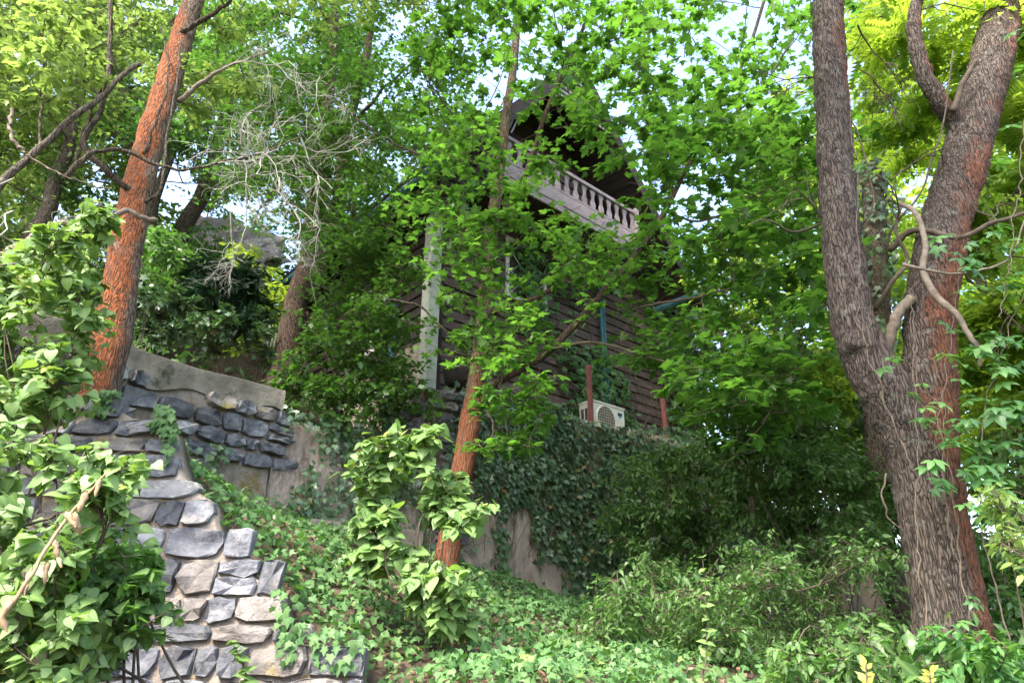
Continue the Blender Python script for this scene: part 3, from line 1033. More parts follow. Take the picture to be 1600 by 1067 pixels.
# ---- plaster retaining wall in the shade, with a mossy ledge
twC, LC = line_world((-2.5, 7.0), (-1.0, 8.4))
wc_root = empty('plaster_wall', (-1.8, 7.6, 2.5), 'shaded crumbling plaster retaining wall with mossy ledge left of the stone pier', 'wall')
tag(wc_root, kind='thing')
sC = np.arange(0, LC + 0.01, 0.05)
wall_body(wc_root, 'plaster', sC, lambda s: 3.62 - 0.12 * s / LC + 0.05 * np.sin(s * 5), lambda s: np.full_like(s, 1.9), twC, 'plaster', rough=0.06, seed=9)
mb = MB()
for k in range(5):
    s0 = 0.05 + k * 0.36
    o = twC(s0, 2.42 + 0.03 * math.sin(k * 2.1), 0.0)
    dU = twC(1, 0, 0) - twC(0, 0, 0)
    dN = twC(0, 0, 1) - twC(0, 0, 0)
    mesh('ledge_block', *(lambda m: (m.v, m.f))((lambda m: (m.box(o - dN * 0.1, dU * 0.345, dN * (0.3 + 0.02 * (k % 2)), Z * (0.17 + 0.01 * (k % 3))), m)[1])(MB())), M['mortar'] if k % 2 else M['cap'], wc_root)

# ---- ivy wall: stone pier then long plastered face under ivy
twE, LE = line_world((-1.05, 8.35), (4.4, 13.3))
we_root = empty('retaining_wall', (1.0, 10.2, 2.0), 'tall plastered retaining wall under ivy below the house terrace', 'wall')
tag(we_root, kind='thing')
sE = np.arange(0, LE, 0.09)
topE = lambda s: 4.46 + 0.045 * s
wall_body(we_root, 'plaster', sE, topE, lambda s: np.full_like(s, 0.4), twE, 'plaster', rough=0.05, seed=12)
gE = np.random.default_rng(23)
lay_stones(we_root, 0.0, 0.62, 2.3, 4.5, (0.14, 0.24), (0.17, 0.33), twE, lambda s, t: s < 0.6 and s > 0.05 and t < 4.4, gE, depth=(0.035, 0.09), gap=0.02)
# return face of the pier, seen from the left
twR, LR = line_world((-1.05 + V[0] * 0.9, 8.35 + V[1] * 0.9), (-1.05, 8.35))
wall_body(we_root, 'pier_side', np.arange(0, LR, 0.08), lambda s: np.full_like(s, 4.42), lambda s: np.full_like(s, 2.0), lambda s, t, o: twR(s, t, np.asarray(o) - 0.02), 'mortar', thick=0.25, rough=0.03, seed=13)
lay_stones(we_root, 0.05, LR, 2.3, 4.5, (0.14, 0.24), (0.17, 0.36), twR, lambda s, t: s < LR - 0.05 and t < 4.35, gE, depth=(0.03, 0.07), gap=0.02)

# ================================================================== HOUSE
HB = CZ + 3.0                    # floor level of the boarded walls
EAVE = CZ + 6.35
house = empty('wooden_house', C0 + Z * HB, 'dark brown boarded chalet with gable balcony above the ivy wall', 'house')
gH = np.random.default_rng(31)


def H(u, v, z):
    return C0 + U * u + V * v + Z * z


APU, APZ = 2.5, CZ + 10.35       # gable apex
SL = 1.22


def roof_z(u):
    return APZ - SL * abs(u - APU)


# solid core behind the boards
mb = MB()
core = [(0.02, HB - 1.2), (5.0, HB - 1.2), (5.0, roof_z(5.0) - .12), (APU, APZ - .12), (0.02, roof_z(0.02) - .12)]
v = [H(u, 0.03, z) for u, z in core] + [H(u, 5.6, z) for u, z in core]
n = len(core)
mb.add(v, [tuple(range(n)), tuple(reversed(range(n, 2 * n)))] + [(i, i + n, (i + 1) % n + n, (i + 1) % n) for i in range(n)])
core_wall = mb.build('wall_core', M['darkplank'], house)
mb = MB()
ext = [(5.003, HB - 1.2), (7.4, HB - 1.2), (7.4, CZ + 6.6), (5.003, CZ + 7.2)]
v = [H(u, 0.03, z) for u, z in ext] + [H(u, 5.0, z) for u, z in ext]
n = 4
mb.add(v, [tuple(range(n)), tuple(reversed(range(n, 2 * n)))] + [(i, i + n, (i + 1) % n + n, (i + 1) % n) for i in range(n)])
mb.build('extension_core', M['darkplank'], house)

WIN = (1.5, 2.5, CZ + 5.3, CZ + 6.5)          # window opening u0 u1 z0 z1
DOOR = (4.15, 4.75, HB - 0.3, CZ + 3.85)       # low dark opening beside the air conditioner
face = empty('facade_boarding', (0, 0, 0))
face.parent = house


def plank(u0, u1, z, h, v0=0.0, mat='plank', parent=face, axis='u'):
    """lapped board: lower edge proud"""
    if u1 - u0 < 0.05:
        return
    lo, hi = 0.045 + gH.normal(0, 0.004), 0.012
    if axis == 'u':
        W = lambda s, o, zz: H(s, v0 - o, zz)
    else:
        W = lambda s, o, zz: H(v0 - o, s, zz)
    dz = gH.normal(0, 0.004, 2)
    a0, a1 = z, z + h * 0.985
    vv = [W(u0, lo, a0 + dz[0]), W(u1, lo, a0 + dz[1]), W(u1, hi, a1 + dz[1]), W(u0, hi, a1 + dz[0]),
          W(u0, lo - 0.028, a0 + dz[0]), W(u1, lo - 0.028, a0 + dz[1]), W(u1, hi - 0.03, a1 + dz[1]), W(u0, hi - 0.03, a1 + dz[0])]
    ff = [(0, 1, 2, 3), (5, 4, 7, 6), (4, 5, 1, 0), (3, 2, 6, 7), (1, 5, 6, 2), (4, 0, 3, 7)]
    mesh('plank', vv, ff, M[mat], parent, origin=np.mean(vv, 0))


PH = 0.185
z = HB - 0.35
row = 0
while z < CZ + 8.9:
    umin = 0.0 if z < EAVE else max(0.0, APU - (APZ - .35 - z) / SL)
    umax = 7.4 if z < CZ + 6.5 else min(5.0, APU + (APZ - .35 - z) / SL)
    cuts = [umin] + sorted([c for c in (2.9 + gH.uniform(-.5, .5), 5.0 + gH.uniform(-.02, .02)) if umin < c < umax]) + [umax]
    for i in range(len(cuts) - 1):
        a0, b0 = cuts[i] + 0.004, cuts[i + 1] - 0.004
        segs = [(a0, b0)]
        for (p0, p1, q0, q1) in (WIN, DOOR, (1.2, 2.9, CZ + 6.95, CZ + 8.7)):
            if z + PH * 0.5 > q0 and z + PH * 0.5 < q1:
                ns = []
                for (s, e) in segs:
                    if e <= p0 or s >= p1:
                        ns.append((s, e))
                    else:
                        ns += [(s, p0), (p1, e)]
                segs = ns
        for s, e in segs:
            plank(s, e, z, PH)
    z += PH
    row += 1
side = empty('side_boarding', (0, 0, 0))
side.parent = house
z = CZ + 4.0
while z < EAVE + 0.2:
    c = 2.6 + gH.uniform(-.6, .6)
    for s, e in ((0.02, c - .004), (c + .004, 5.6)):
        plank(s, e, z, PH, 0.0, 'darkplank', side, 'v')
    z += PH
# beige plinth of the side wall
mb = MB()
mb.box(H(-0.05, 0.05, HB - 1.6), V * 5.5, U * -0.06, Z * (CZ + 4.02 - HB + 1.6))
mb.build('plinth', M['plaster'], house)
mb = MB()
mb.box(H(-0.06, 1.45, CZ + 4.15), V * 0.45, U * -0.06, Z * 0.35)
mb.build('meter_box', M['whitebar'], house)
mb = MB()
mb.tube([H(-0.15, 0.85, HB - .6), H(-0.15, 0.85, CZ + 4.9)], 0.06, 10)
mb.build('drainpipe', M['teal'], house, smooth=True)
# white corner post
mb = MB()
mb.box(H(-0.17, -0.16, HB - 0.25), U * 0.2, V * 0.2, Z * (CZ + 6.2 - HB + 0.25))
mb.build('corner_post', M['postwhite'], house)
mb = MB()
mb.box(H(0.05, -0.075, HB - 0.3), U * 0.11, V * 0.07, Z * (EAVE - HB + 0.3))
mb.build('corner_board', M['darkplank'], house)
# narrow white board left of the window
mb = MB()
mb.box(H(1.0, -0.075, CZ + 5.1), U * 0.12, V * 0.05, Z * 1.6)
mb.build('trim_board', M['postwhite'], house)

# window with diamond grille
win = empty('window', H(WIN[0], 0, WIN[2]) - (C0 + Z * HB))
win.parent = house
mb = MB()
w0, w1, z0, z1 = WIN
for (p, q, r, s) in ((w0, w1, z0, z0 + .07), (w0, w1, z1 - .07, z1), (w0, w0 + .07, z0 + .07, z1 - .07), (w1 - .07, w1, z0 + .07, z1 - .07)):
    mb.box(H(p, -0.06, r), U * (q - p), V * 0.08, Z * (s - r))
mb.build('frame', M['whitebar'], win)
mb = MB()
mb.box(H(w0 + .07, -0.015, z0 + .07), U * (w1 - w0 - .14), V * 0.01, Z * (z1 - z0 - .14))
mb.build('pane', M['glass'], win)
mb = MB()
mb.box(H(w0 + .5, -0.022, z0 + .07), U * (w1 - w0 - .58), V * 0.005, Z * (z1 - z0 - .14))
mb.build('curtain', M['curtain'], win)
for dgn in (1, -1):
    for k in range(-4, 7):
        c0 = k * 0.4
        pts = []
        for t in np.linspace(-1, 3, 161):
            u_, zz = w0 + t, z0 + c0 + dgn * t * 1.0 + (0.0 if dgn > 0 else 0.6)
            if w0 + .03 <= u_ <= w1 - .03 and z0 + .03 <= zz <= z1 - .03:
                pts.append(H(u_, -0.085 - 0.006 * dgn, zz))
        if len(pts) > 4:
            mb = MB()
            mb.tube([pts[0], pts[-1]], 0.006, 5)
            mb.build('grille_bar', M['whitebar'], win)

# balcony
bal = empty('balcony', H(0.7, -1.0, CZ + 6.7) - (C0 + Z * HB))
bal.parent = house
B0, B1 = 0.55, 4.1
mb = MB()
mb.box(H(B0, -1.02, CZ + 6.74), U * (B1 - B0), V * 1.0, Z * 0.06)
mb.build('floor', M['darkplank'], bal)
for k in range(3):
    mb = MB()
    mb.box(H(B0 - 0.02, -1.06 - 0.012 * (k % 2), CZ + 6.68 + k * 0.135), U * (B1 - B0 + .04), V * 0.035, Z * 0.128)
    mb.build('fascia_board', M['mauve'], bal)
mb = MB()
mb.box(H(B0, -1.07, CZ + 7.56), U * (B1 - B0), V * 0.11, Z * 0.07)
mb.build('handrail', M['mauve'], bal)
mb = MB()
mb.box(H(B0, -1.05, CZ + 7.1), U * (B1 - B0), V * 0.07, Z * 0.05)
mb.build('bottom_rail', M['mauve'], bal)
prof = [(0.05, 0), (0.065, .06), (0.06, .12), (0.035, .19), (0.03, .23), (0.045, .30), (0.07, .36), (0.05, .405)]
bm_v = [(x, y) for x, y in prof] + [(-x, y) for x, y in reversed(prof)]
nb = len(bm_v)
bme = bpy.data.meshes.new('baluster')
vv = [tuple(U * x + V * o + Z * y) for o in (0, 0.028) for x, y in bm_v]
bme.from_pydata(vv, [], [tuple(reversed(range(nb))), tuple(range(nb, 2 * nb))] + [(i, (i + 1) % nb, (i + 1) % nb + nb, i + nb) for i in range(nb)])
bme.materials.append(M['mauve'])
for k in range(15):
    u_ = B0 + 0.14 + k * (B1 - B0 - 0.28) / 14
    o = link('baluster', bme, bal)
    o.location = Vector(H(u_, -1.035, CZ + 7.152)) - root_loc(bal)
for u_ in (B0 - 0.03, B1 - 0.07):
    mb = MB()
    mb.box(H(u_, -1.08, CZ + 6.7), U * 0.1, V * 0.1, Z * 1.0)
    mb.build('newel_post', M['mauve'], bal)
for u_ in (B0 + .1, 2.3, B1 - .2):
    mb = MB()
    mb.tube([H(u_, -0.03, CZ + 5.95), H(u_, -0.95, CZ + 6.7)], 0.05, 4)
    mb.build('bracket', M['darkplank'], bal)
# diagonal slats at the balcony's left end
for k in range(6):
    mb = MB()
    mb.box(H(0.3 + k * 0.09, -1.0, CZ + 7.7 + 0.02 * k), U * 0.035, V * 0.02, Z * 0.7 + U * 0.28)
    mb.build('slat', M['mauve'], bal)
# balcony door
mb = MB()
mb.box(H(1.6, -0.01, CZ + 6.95), U * 0.9, V * 0.03, Z * 1.75)
mb.build('balcony_door', M['darkplank'], house)

# roof slabs with boarded verge
rf = empty('roof', H(APU, 0, APZ) - (C0 + Z * HB))
rf.parent = house
for sg in (-1, 1):
    e = 3.25
    mb = MB()
    p = H(APU, -1.12, APZ)
    d = U * (sg * e) - Z * (SL * e)
    nrm = (U * sg * SL + Z) / math.hypot(SL, 1)
    mb.box(p, d, V * 7.0, nrm * 0.09)
    mb.build('roof_slab', M['roof'], rf)
    mb = MB()
    mb.box(p - V * 0.035 - nrm * 0.12, d, V * 0.03, nrm * 0.23)
    mb.build('verge_board', M['darkplank'], rf)
    # soffit boards under the overhang
    for k in range(14):
        q = H(APU, -1.08, APZ) + d * (k / 14 + 0.004) - nrm * 0.03
        mb = MB()
        mb.box(q, d / 14 * 0.9, V * 1.05, nrm * 0.02)
        mb.build('soffit_board', M['darkplank'], rf)
    # gutter along the eave
    mb = MB()
    g0 = H(APU, -1.2, APZ) + d * 1.0 - Z * 0.05
    mb.tube([g0, g0 + V * 6.6], 0.07, 10)
    mb.build('gutter', M['teal'], rf, smooth=True)
# boarding that closes the gable top in front of the balcony
zz = CZ + 9.15
while zz < APZ - 0.2:
    hw = (APZ - 0.14 - zz - 0.1) / SL
    plank(APU - hw, APU + hw, zz, 0.115, -1.05, 'mauve', face)
    zz += 0.118
# lean-to roof of the extension
mb = MB()
mb.box(H(4.95, -0.75, CZ + 7.3), U * 2.9 - Z * 0.72, V * 6.0, Z * 0.1)
mb.build('lean_to_roof', M['roof'], rf)
mb = MB()
mb.box(H(4.95, -0.79, CZ + 7.22), U * 2.9 - Z * 0.72, V * 0.035, Z * 0.2)
mb.build('fascia_board', M['darkplank'], rf)
mb = MB()
mb.tube([H(7.84, -0.76, CZ + 6.52), H(7.84, 4.5, CZ + 6.52)], 0.05, 10)
mb.build('gutter', M['teal'], rf, smooth=True)
# door leaf in the low opening
mb = MB()
mb.box(H(DOOR[0], 0.0, DOOR[2]), U * (DOOR[1] - DOOR[0]), V * 0.025, Z * (DOOR[3] - DOOR[2]))
mb.build('cellar_door', M['tub'], house)
# blue pipe pair on the facade
for du, r in ((0, 0.036), (0.085, 0.024)):
    mb = MB()
    mb.tube([H(3.93 + du, -0.12, HB - 0.1), H(3.95 + du, -0.12, CZ + 6.55)], r, 10)
    mb.build('blue_pipe', M['teal'], house, smooth=True)

# red steel posts on the terrace edge
for (u_, v_, zt, lab) in ((2.88, -0.66, 4.2, 'rust red steel post in front of the air conditioner'),
                          (5.0, -0.66, 4.05, 'short rust red steel post among vines right of the air conditioner')):
    p = H(u_, v_, HB - 0.2)
    mb = MB()
    mb.box(p, U * 0.065, V * 0.065, Z * (CZ + zt - HB + 0.2))
    o = mb.build('steel_post', M['redpost'], origin=p)
    tag(o, lab, 'post', 'red posts on the terrace edge')

# air conditioner
AW, AH, AD = 0.82, 0.58, 0.32
ap = H(3.0, -0.62, CZ + 3.60 - AH)
ac = empty('air_conditioner', ap, 'ivory outdoor air conditioner unit with round fan grille on the terrace edge', 'air conditioner')
mb = MB()
mb.box(ap, U * AW, V * AD, Z * (AH - 0.03))
mb.build('casing', M['acwhite'], ac)
mb = MB()
mb.box(ap + Z * (AH - 0.028) - U * 0.012 - V * 0.012, U * (AW + .024), V * (AD + .024), Z * 0.03)
mb.build('lid', M['acwhite'], ac)
fc = ap + U * 0.31 + Z * 0.275
R = 0.245


def disc(c, r, v0, n=32):
    vs = [c + U * (r * math.cos(t)) + Z * (r * math.sin(t)) - V * v0 for t in np.linspace(0, 2 * math.pi, n, endpoint=False)]
    return vs


mb = MB()
mb.add(disc(fc, R, 0.004), [tuple(range(32))])
mb.build('fan_opening', M['acdark'], ac)
mb = MB()
th = np.linspace(0, 2 * math.pi, 41)
mb.tube([fc + U * (R * math.cos(t)) + Z * (R * math.sin(t)) - V * 0.012 for t in th], 0.014, 6, cap=False)
mb.build('fan_ring', M['acwhite'], ac, smooth=True)
for k in range(5):
    ang = k * 2 * math.pi / 5
    e1 = U * math.cos(ang) + Z * math.sin(ang)
    e2 = -U * math.sin(ang) + Z * math.cos(ang)
    mb = MB()
    mb.add([fc - V * 0.006 + e1 * 0.03, fc - V * 0.008 + e1 * 0.17 + e2 * 0.02, fc - V * 0.012 + e1 * 0.16 + e2 * 0.1, fc - V * 0.012 + e1 * 0.05 + e2 * 0.05], [(0, 1, 2, 3)])
    mb.build('fan_blade', M['acdark'], ac)
for k in range(-4, 5):
    off = k * 0.047
    hl = math.sqrt(max(0, R * R - off * off))
    for dd, ee in ((U, Z), (Z, U)):
        mb = MB()
        mb.tube([fc + dd * off - ee * hl - V * 0.016, fc + dd * off + ee * hl - V * 0.016], 0.004 if dd is U else 0.006, 4)
        mb.build('guard_wire', M['wire'], ac)
# emblem
mb = MB()
q = ap + U * 0.64 + Z * 0.42 - V * 0.003
mb.add([q, q + U * 0.12, q + U * 0.12 + Z * 0.055, q + Z * 0.055], [(0, 1, 2, 3)])
mb.build('emblem', M['logo_navy'], ac)
mb = MB()
mb.add([q + U * 0.01 - Z * 0.004, q + U * 0.06 - Z * 0.05, q + U * 0.11 - Z * 0.004], [(0, 1, 2)])
mb.build('emblem', M['logo_blue'], ac)
for k in range(3):
    mb = MB()
    mb.box(ap - U * 0.006 + V * (0.05 + k * 0.085) + Z * 0.12, U * 0.008, V * 0.06, Z * 0.34)
    mb.build('side_vent', M['acdark'], ac)

for k, (a0, r_) in enumerate(((0.0, .014), (0.05, .009))):
    q0 = ap + U * (AW - .04 - a0) + V * (AD + .01) + Z * .3
    mb = MB()
    mb.tube(smooth_path([q0, q0 + V * .12 + Z * .05, q0 + V * .2 + Z * .35 + U * .1, q0 + V * .24 + Z * .9 + U * .12], 14), r_, 6)
    mb.build('hose', M['acdark'] if k else M['whitebar'], ac, smooth=True)
for k in (0.1, 0.66):
    mb = MB()
    mb.box(ap + U * k - Z * .06 + V * .02, U * .06, V * (AD - .04), Z * .058)
    mb.build('foot', M['acdark'], ac)

# dark tub on the pier
tp = P(722, 606, 9.0)
mb = MB()
pr = [(0.0, 0), (0.19, 0), (0.24, .05), (0.27, .2), (0.29, .24), (0.27, .25), (0.24, .2), (0.2, .06), (0, .05)]
n = 28
for i, (r, zz) in enumerate(pr):
    for k in range(n):
        t = 2 * math.pi * k / n
        mb.v.append(tuple(tp + np.array([r * math.cos(t), r * math.sin(t), zz])))
for i in range(len(pr) - 1):
    for k in range(n):
        mb.f.append((i * n + k, i * n + (k + 1) % n, (i + 1) * n + (k + 1) % n, (i + 1) * n + k))
o = mb.build('tub', M['tub'], smooth=True, origin=tp)
tag(o, 'round black metal tub standing on the stone pier by the house corner', 'tub')

# slatted stair rail left of the house
sr = empty('stair_rail', H(-0.6, 3.2, CZ + 4.2), 'weathered grey slatted stair rail in the shade left of the house', 'railing')
for k in range(9):
    mb = MB()
    p = H(-0.8, 2.9 + k * 0.2, CZ + 4.6 + 0.06 * k)
    mb.box(p, V * 0.1, U * -0.025, Z * 0.75)
    mb.build('slat', M['postwhite'], sr)
for dz in (0.1, 0.62):
    mb = MB()
    mb.box(H(-0.772, 2.8, CZ + 4.57 + dz), V * 1.9 + Z * 0.57, U * 0.03, Z * 0.07)
    mb.build('rail', M['plank'], sr)

# ================================================================== TREES
def dead(p, d, L, r, lev, g, ts):
    n = 5
    pts = [p]
    for k in range(n):
        d = d + g.normal(0, .22, 3) + np.array([0, 0, -.08])
        d /= np.linalg.norm(d)
        pts.append(pts[-1] + d * L / n)
    pts = np.array(pts)
    ts.add(pts, np.linspace(r, r * .5, n + 1), 4 if lev > 1 else 3)
    if lev > 0:
        for k in range(int(g.integers(3, 6))):
            i = int(g.integers(1, n + 1))
            d2 = d + rnd_unit(g, 1)[0] * 1.0
            d2 /= np.linalg.norm(d2)
            dead(pts[i], d2, L * g.uniform(.45, .7), r * .62, lev - 1, g, ts)


# ---- twin-stemmed tree on the right
t4 = empty('twin_stem_tree', P(1490, 1040, 5.0), 'thick forked trunk with grey furrowed bark and rust-red side at right', 'tree')
D4 = 5.0


def pathpx(pts, n, wob=0.0, g=rng):
    return smooth_path([P(*q) for q in pts], n, wob, g)


main = pathpx([(1505, 1200, 5.0), (1494, 1060, 5.0), (1484, 960, 5), (1466, 850, 5), (1448, 750, 5), (1440, 690, 5), (1444, 640, 5)], 40)
ls = pathpx([(1450, 760, 5), (1427, 690, 4.97), (1392, 625, 4.95), (1352, 555, 4.93), (1328, 480, 4.93), (1316, 380, 4.95), (1305, 250, 5), (1297, 100, 5.05), (1293, 0, 5.1), (1285, -160, 5.2), (1270, -330, 5.3)], 70)
rs = pathpx([(1450, 740, 5), (1452, 650, 5), (1452, 560, 5), (1455, 480, 5.02), (1466, 400, 5.05), (1480, 340, 5.1), (1513, 230, 5.15), (1548, 100, 5.2), (1570, 0, 5.3), (1610, -150, 5.4), (1650, -330, 5.5)], 70)
kn = pathpx([(1508, 205, 5.15), (1478, 172, 5.1), (1452, 135, 5.05), (1437, 95, 5.05), (1428, 40, 5.05), (1436, -60, 5.1), (1420, -200, 5.2)], 34, 0.004)
mb = MB()
mb.tube(main, np.interp(np.linspace(0, 1, 40), [0, .15, .4, .75, 1], [.3, .242, .225, .235, .22]), 28)
mb.tube(ls, np.interp(np.linspace(0, 1, 70), [0, .12, .25, .4, 1], [.2, .215, .19, .158, .14]), 24)
mb.tube(rs, np.interp(np.linspace(0, 1, 70), [0, .2, .5, 1], [.2, .188, .2, .178]), 24)
mb.tube(kn, np.interp(np.linspace(0, 1, 34), [0, .3, 1], [.1, .078, .06]), 16)
# knot where a branch broke off
kc = P(1338, 532, 4.76)
mb.tube([kc + np.array([0.02, 0.16, 0]), kc + np.array([0, .03, 0]), kc - np.array([0, .0, 0])], [0.09, 0.075, 0.05], 12)
tr = mb.build('trunk', M['bark_big'], t4, smooth=True)
rm = tr.modifiers.new('remesh', 'REMESH')
rm.mode = 'VOXEL'
rm.voxel_size = 0.021
rm.use_smooth_shade = True
sm = tr.modifiers.new('smooth', 'SMOOTH')
sm.iterations = 9
sm.factor = 0.6
tx = bpy.data.textures.new('lumps', 'CLOUDS')
tx.noise_scale = 0.16
tx.noise_depth = 2
dm = tr.modifiers.new('lumps', 'DISPLACE')
dm.texture = tx
dm.strength = 0.045
dm.mid_level = 0.5
tx2 = bpy.data.textures.new('ridges', 'CLOUDS')
tx2.noise_scale = 0.035
tx2.noise_depth = 3
dm2 = tr.modifiers.new('ridges', 'DISPLACE')
dm2.texture = tx2
dm2.strength = 0.022
g4 = np.random.default_rng(41)
# thin bare limbs around the fork
for pts, r0, r1 in (
    ([(1488, 175, 5.0), (1505, 130, 4.95), (1525, 95, 4.9)], .03, .02),
    ([(1345, 355, 5.3), (1300, 345, 5.2), (1245, 362, 5.1), (1200, 345, 5.0), (1170, 350, 5.0)], .014, .006),
    ([(1385, 740, 4.75), (1378, 775, 4.7), (1388, 810, 4.7), (1407, 825, 4.7)], .006, .005),
    ([(1330, 370, 5.1), (1360, 330, 4.9), (1362, 290, 4.9), (1345, 220, 4.9), (1320, 170, 4.95)], .008, .006),
    ([(1366, 485, 5.1), (1395, 440, 4.9), (1418, 405, 4.85), (1400, 360, 4.8), (1412, 310, 4.8)], .02, .012),
    ([(1384, 560, 5.1), (1392, 520, 5.0), (1405, 488, 4.95), (1425, 465, 4.9)], .045, .04),
    ([(1385, 390, 5.2), (1395, 355, 5.1), (1412, 335, 5.0), (1440, 300, 4.95), (1460, 240, 4.95), (1480, 160, 4.95), (1488, 80, 4.95)], .012, .006),
    ([(1388, 392, 5.2), (1430, 360, 5.0), (1500, 370, 4.7), (1560, 345, 4.6), (1640, 320, 4.5)], .03, .012),
):
    q = pathpx(pts, 26, 0.006, g4)
    mb = MB()
    mb.tube(q, np.linspace(r0, r1, 26), 8)
    mb.build('branch', M['palebranch'] if r0 > .03 else M['twig'], t4, smooth=True)
# pale crooked branch in front of the right stem
q = pathpx([(1405, 318, 4.7), (1430, 332, 4.62), (1446, 380, 4.58), (1443, 425, 4.56), (1462, 462, 4.54), (1495, 490, 4.5), (1515, 525, 4.5), (1530, 545, 4.5), (1532, 572, 4.5)], 50, 0.004, g4)
mb = MB()
mb.tube(q, np.interp(np.linspace(0, 1, 50), [0, .5, 1], [.018, .026, .012]), 8)
mb.build('branch', M['palebranch'], t4, smooth=True)
q = pathpx([(1410, 412, 4.6), (1440, 420, 4.55), (1490, 428, 4.5), (1540, 420, 4.5), (1580, 400, 4.5), (1602, 340, 4.5)], 40, 0.004, g4)
mb = MB()
mb.tube(q, np.linspace(.012, .006, 40), 6)
mb.build('branch', M['palebranch'], t4, smooth=True)
ts, lv = TubeSet(), Leaves()
cl = px_clumps([(1330, -350), (1750, -350), (1750, 330), (1570, 330), (1480, 120), (1420, 260), (1340, 200)], 55, (5.4, 8.5), (.35, .6), g4)
cl += px_clumps([(1500, 300), (1720, 300), (1720, 700), (1540, 700)], 40, (5.6, 8.0), (.3, .5), g4)
for k in range(38):   # unseen clumps high above the path, added to shade the trunk and bushes
    cl.append((np.array([g4.uniform(-2.0, 2.6), g4.uniform(.4, 4.2), g4.uniform(8.6, 10.8)]), g4.uniform(.5, .8)))
crown(cl, np.concatenate([kn[10:], ls[45:], rs[30:]]), ts, lv, g4, twigs=10, per=6, size=(.26, .42), flat=.5, jitter=.45, br=.008)
for (x, y, dd, dx, dz, L) in ((1340, 40, 5.0, .8, .3, .7), (1345, 110, 5.0, .9, -.3, .6), (1430, 20, 5.1, .8, .4, .7), (1395, 280, 5.0, .3, .8, .6), (1400, 360, 4.9, -.5, .5, .5), (1545, 345, 4.7, .7, .3, .6),
                              (1580, 400, 4.6, .5, -.7, .6), (1300, 130, 5.0, -.9, .1, .6), (1292, 345, 5.0, -.9, .2, .6), (1560, 480, 4.7, .7, -.1, .6), (1440, 470, 4.9, -.6, .6, .4)):
    dead(P(x, y, dd), np.array([dx, g4.normal(0, .3), dz]), L, .009, 2, g4, ts)
ts.build('twigs', M['twig'], t4)
lv.build(t4, L_PINN, M['bright'], 300, seed=41)

# creeper climbing the right stem
cr = empty('creeper_vine', P(1500, 1000, 4.7), 'five-leaved creeper hanging down the rust-red stem at right', 'vine')
gc = np.random.default_rng(42)
ts, lv = TubeSet(), Leaves()
stems = [[(1512, 960, 4.68), (1492, 800, 4.7), (1480, 700, 4.7), (1475, 600, 4.7), (1490, 500, 4.75), (1500, 420, 4.8)],
         [(1500, 900, 4.7), (1478, 780, 4.7), (1470, 640, 4.7), (1436, 600, 4.7), (1425, 500, 4.7), (1427, 440, 4.7)],
         [(1462, 1080, 4.72), (1448, 950, 4.72), (1432, 830, 4.7), (1434, 700, 4.7), (1430, 600, 4.72), (1424, 480, 4.75)],
         [(1420, 720, 4.73), (1385, 630, 4.73), (1352, 540, 4.75), (1338, 470, 4.76), (1345, 400, 4.78), (1338, 250, 4.8), (1325, 150, 4.85)],
         [(1580, 1000, 4.6), (1545, 880, 4.6), (1530, 760, 4.6), (1540, 640, 4.6), (1560, 560, 4.6), (1590, 480, 4.6), (1620, 380, 4.6)],
         [(1600, 180, 4.4), (1590, 300, 4.4), (1575, 420, 4.4), (1560, 500, 4.4)]]
for sg in stems:
    ts.add(pathpx(sg, 60, 0.016, gc), np.linspace(.0055, .003, 60), 5)
spots = [(1432, 605, 1), (1450, 640, 1), (1480, 650, 1), (1505, 620, 1), (1440, 660, 1), (1470, 740, 1.2), (1465, 680, 1.1), (1520, 660, 1.2), (1530, 700, 1.2), (1545, 640, 1.3), (1555, 720, 1.2), (1515, 740, 1.0),
         (1500, 555, 1), (1488, 510, 1), (1520, 540, 1.1), (1540, 520, 1.1), (1550, 430, 1.2), (1575, 450, 1.2), (1530, 470, 1), (1580, 380, 1.2), (1560, 350, 1.1), (1520, 400, 1), (1590, 420, 1.2), (1560, 590, 1.2),
         (1590, 650, 1.3), (1575, 760, 1.3), (1530, 790, 1.2), (1500, 975, 1.0), (1510, 940, .7), (1395, 560, .9), (1385, 575, .9), (1455, 375, .9), (1470, 395, .8), (1565, 250, 1.2), (1590, 200, 1.3), (1595, 110, 1.3), (1580, 60, 1.2),
         (1480, 385, .8), (1450, 730, 1.1), (1478, 760, .7), (1345, 250, .9), (1362, 260, .9), (1590, 560, 1.3), (1570, 520, 1.2), (1500, 690, 1.1), (1545, 760, 1.1)]
spots += [(gc.uniform(1505, 1605), gc.uniform(330, 880), gc.uniform(.8, 1.3)) for k in range(34)]
for x, y, s in spots:
    for k in range(2):
        c = P(x + gc.normal(0, 9), y + gc.normal(0, 8), gc.uniform(4.35, 4.62))
        lv.add(c, np.array([gc.normal(0, .6), -0.7 + gc.normal(0, .3), -0.35 + gc.normal(0, .2)]), np.array([gc.normal(0, .4), -0.35, 1.0]), 0.095 * s * gc.uniform(.8, 1.15))
ts.build('stems', M['vine'], cr)
lv.build(cr, L_CREEP, M['creeper'], 300, seed=42)

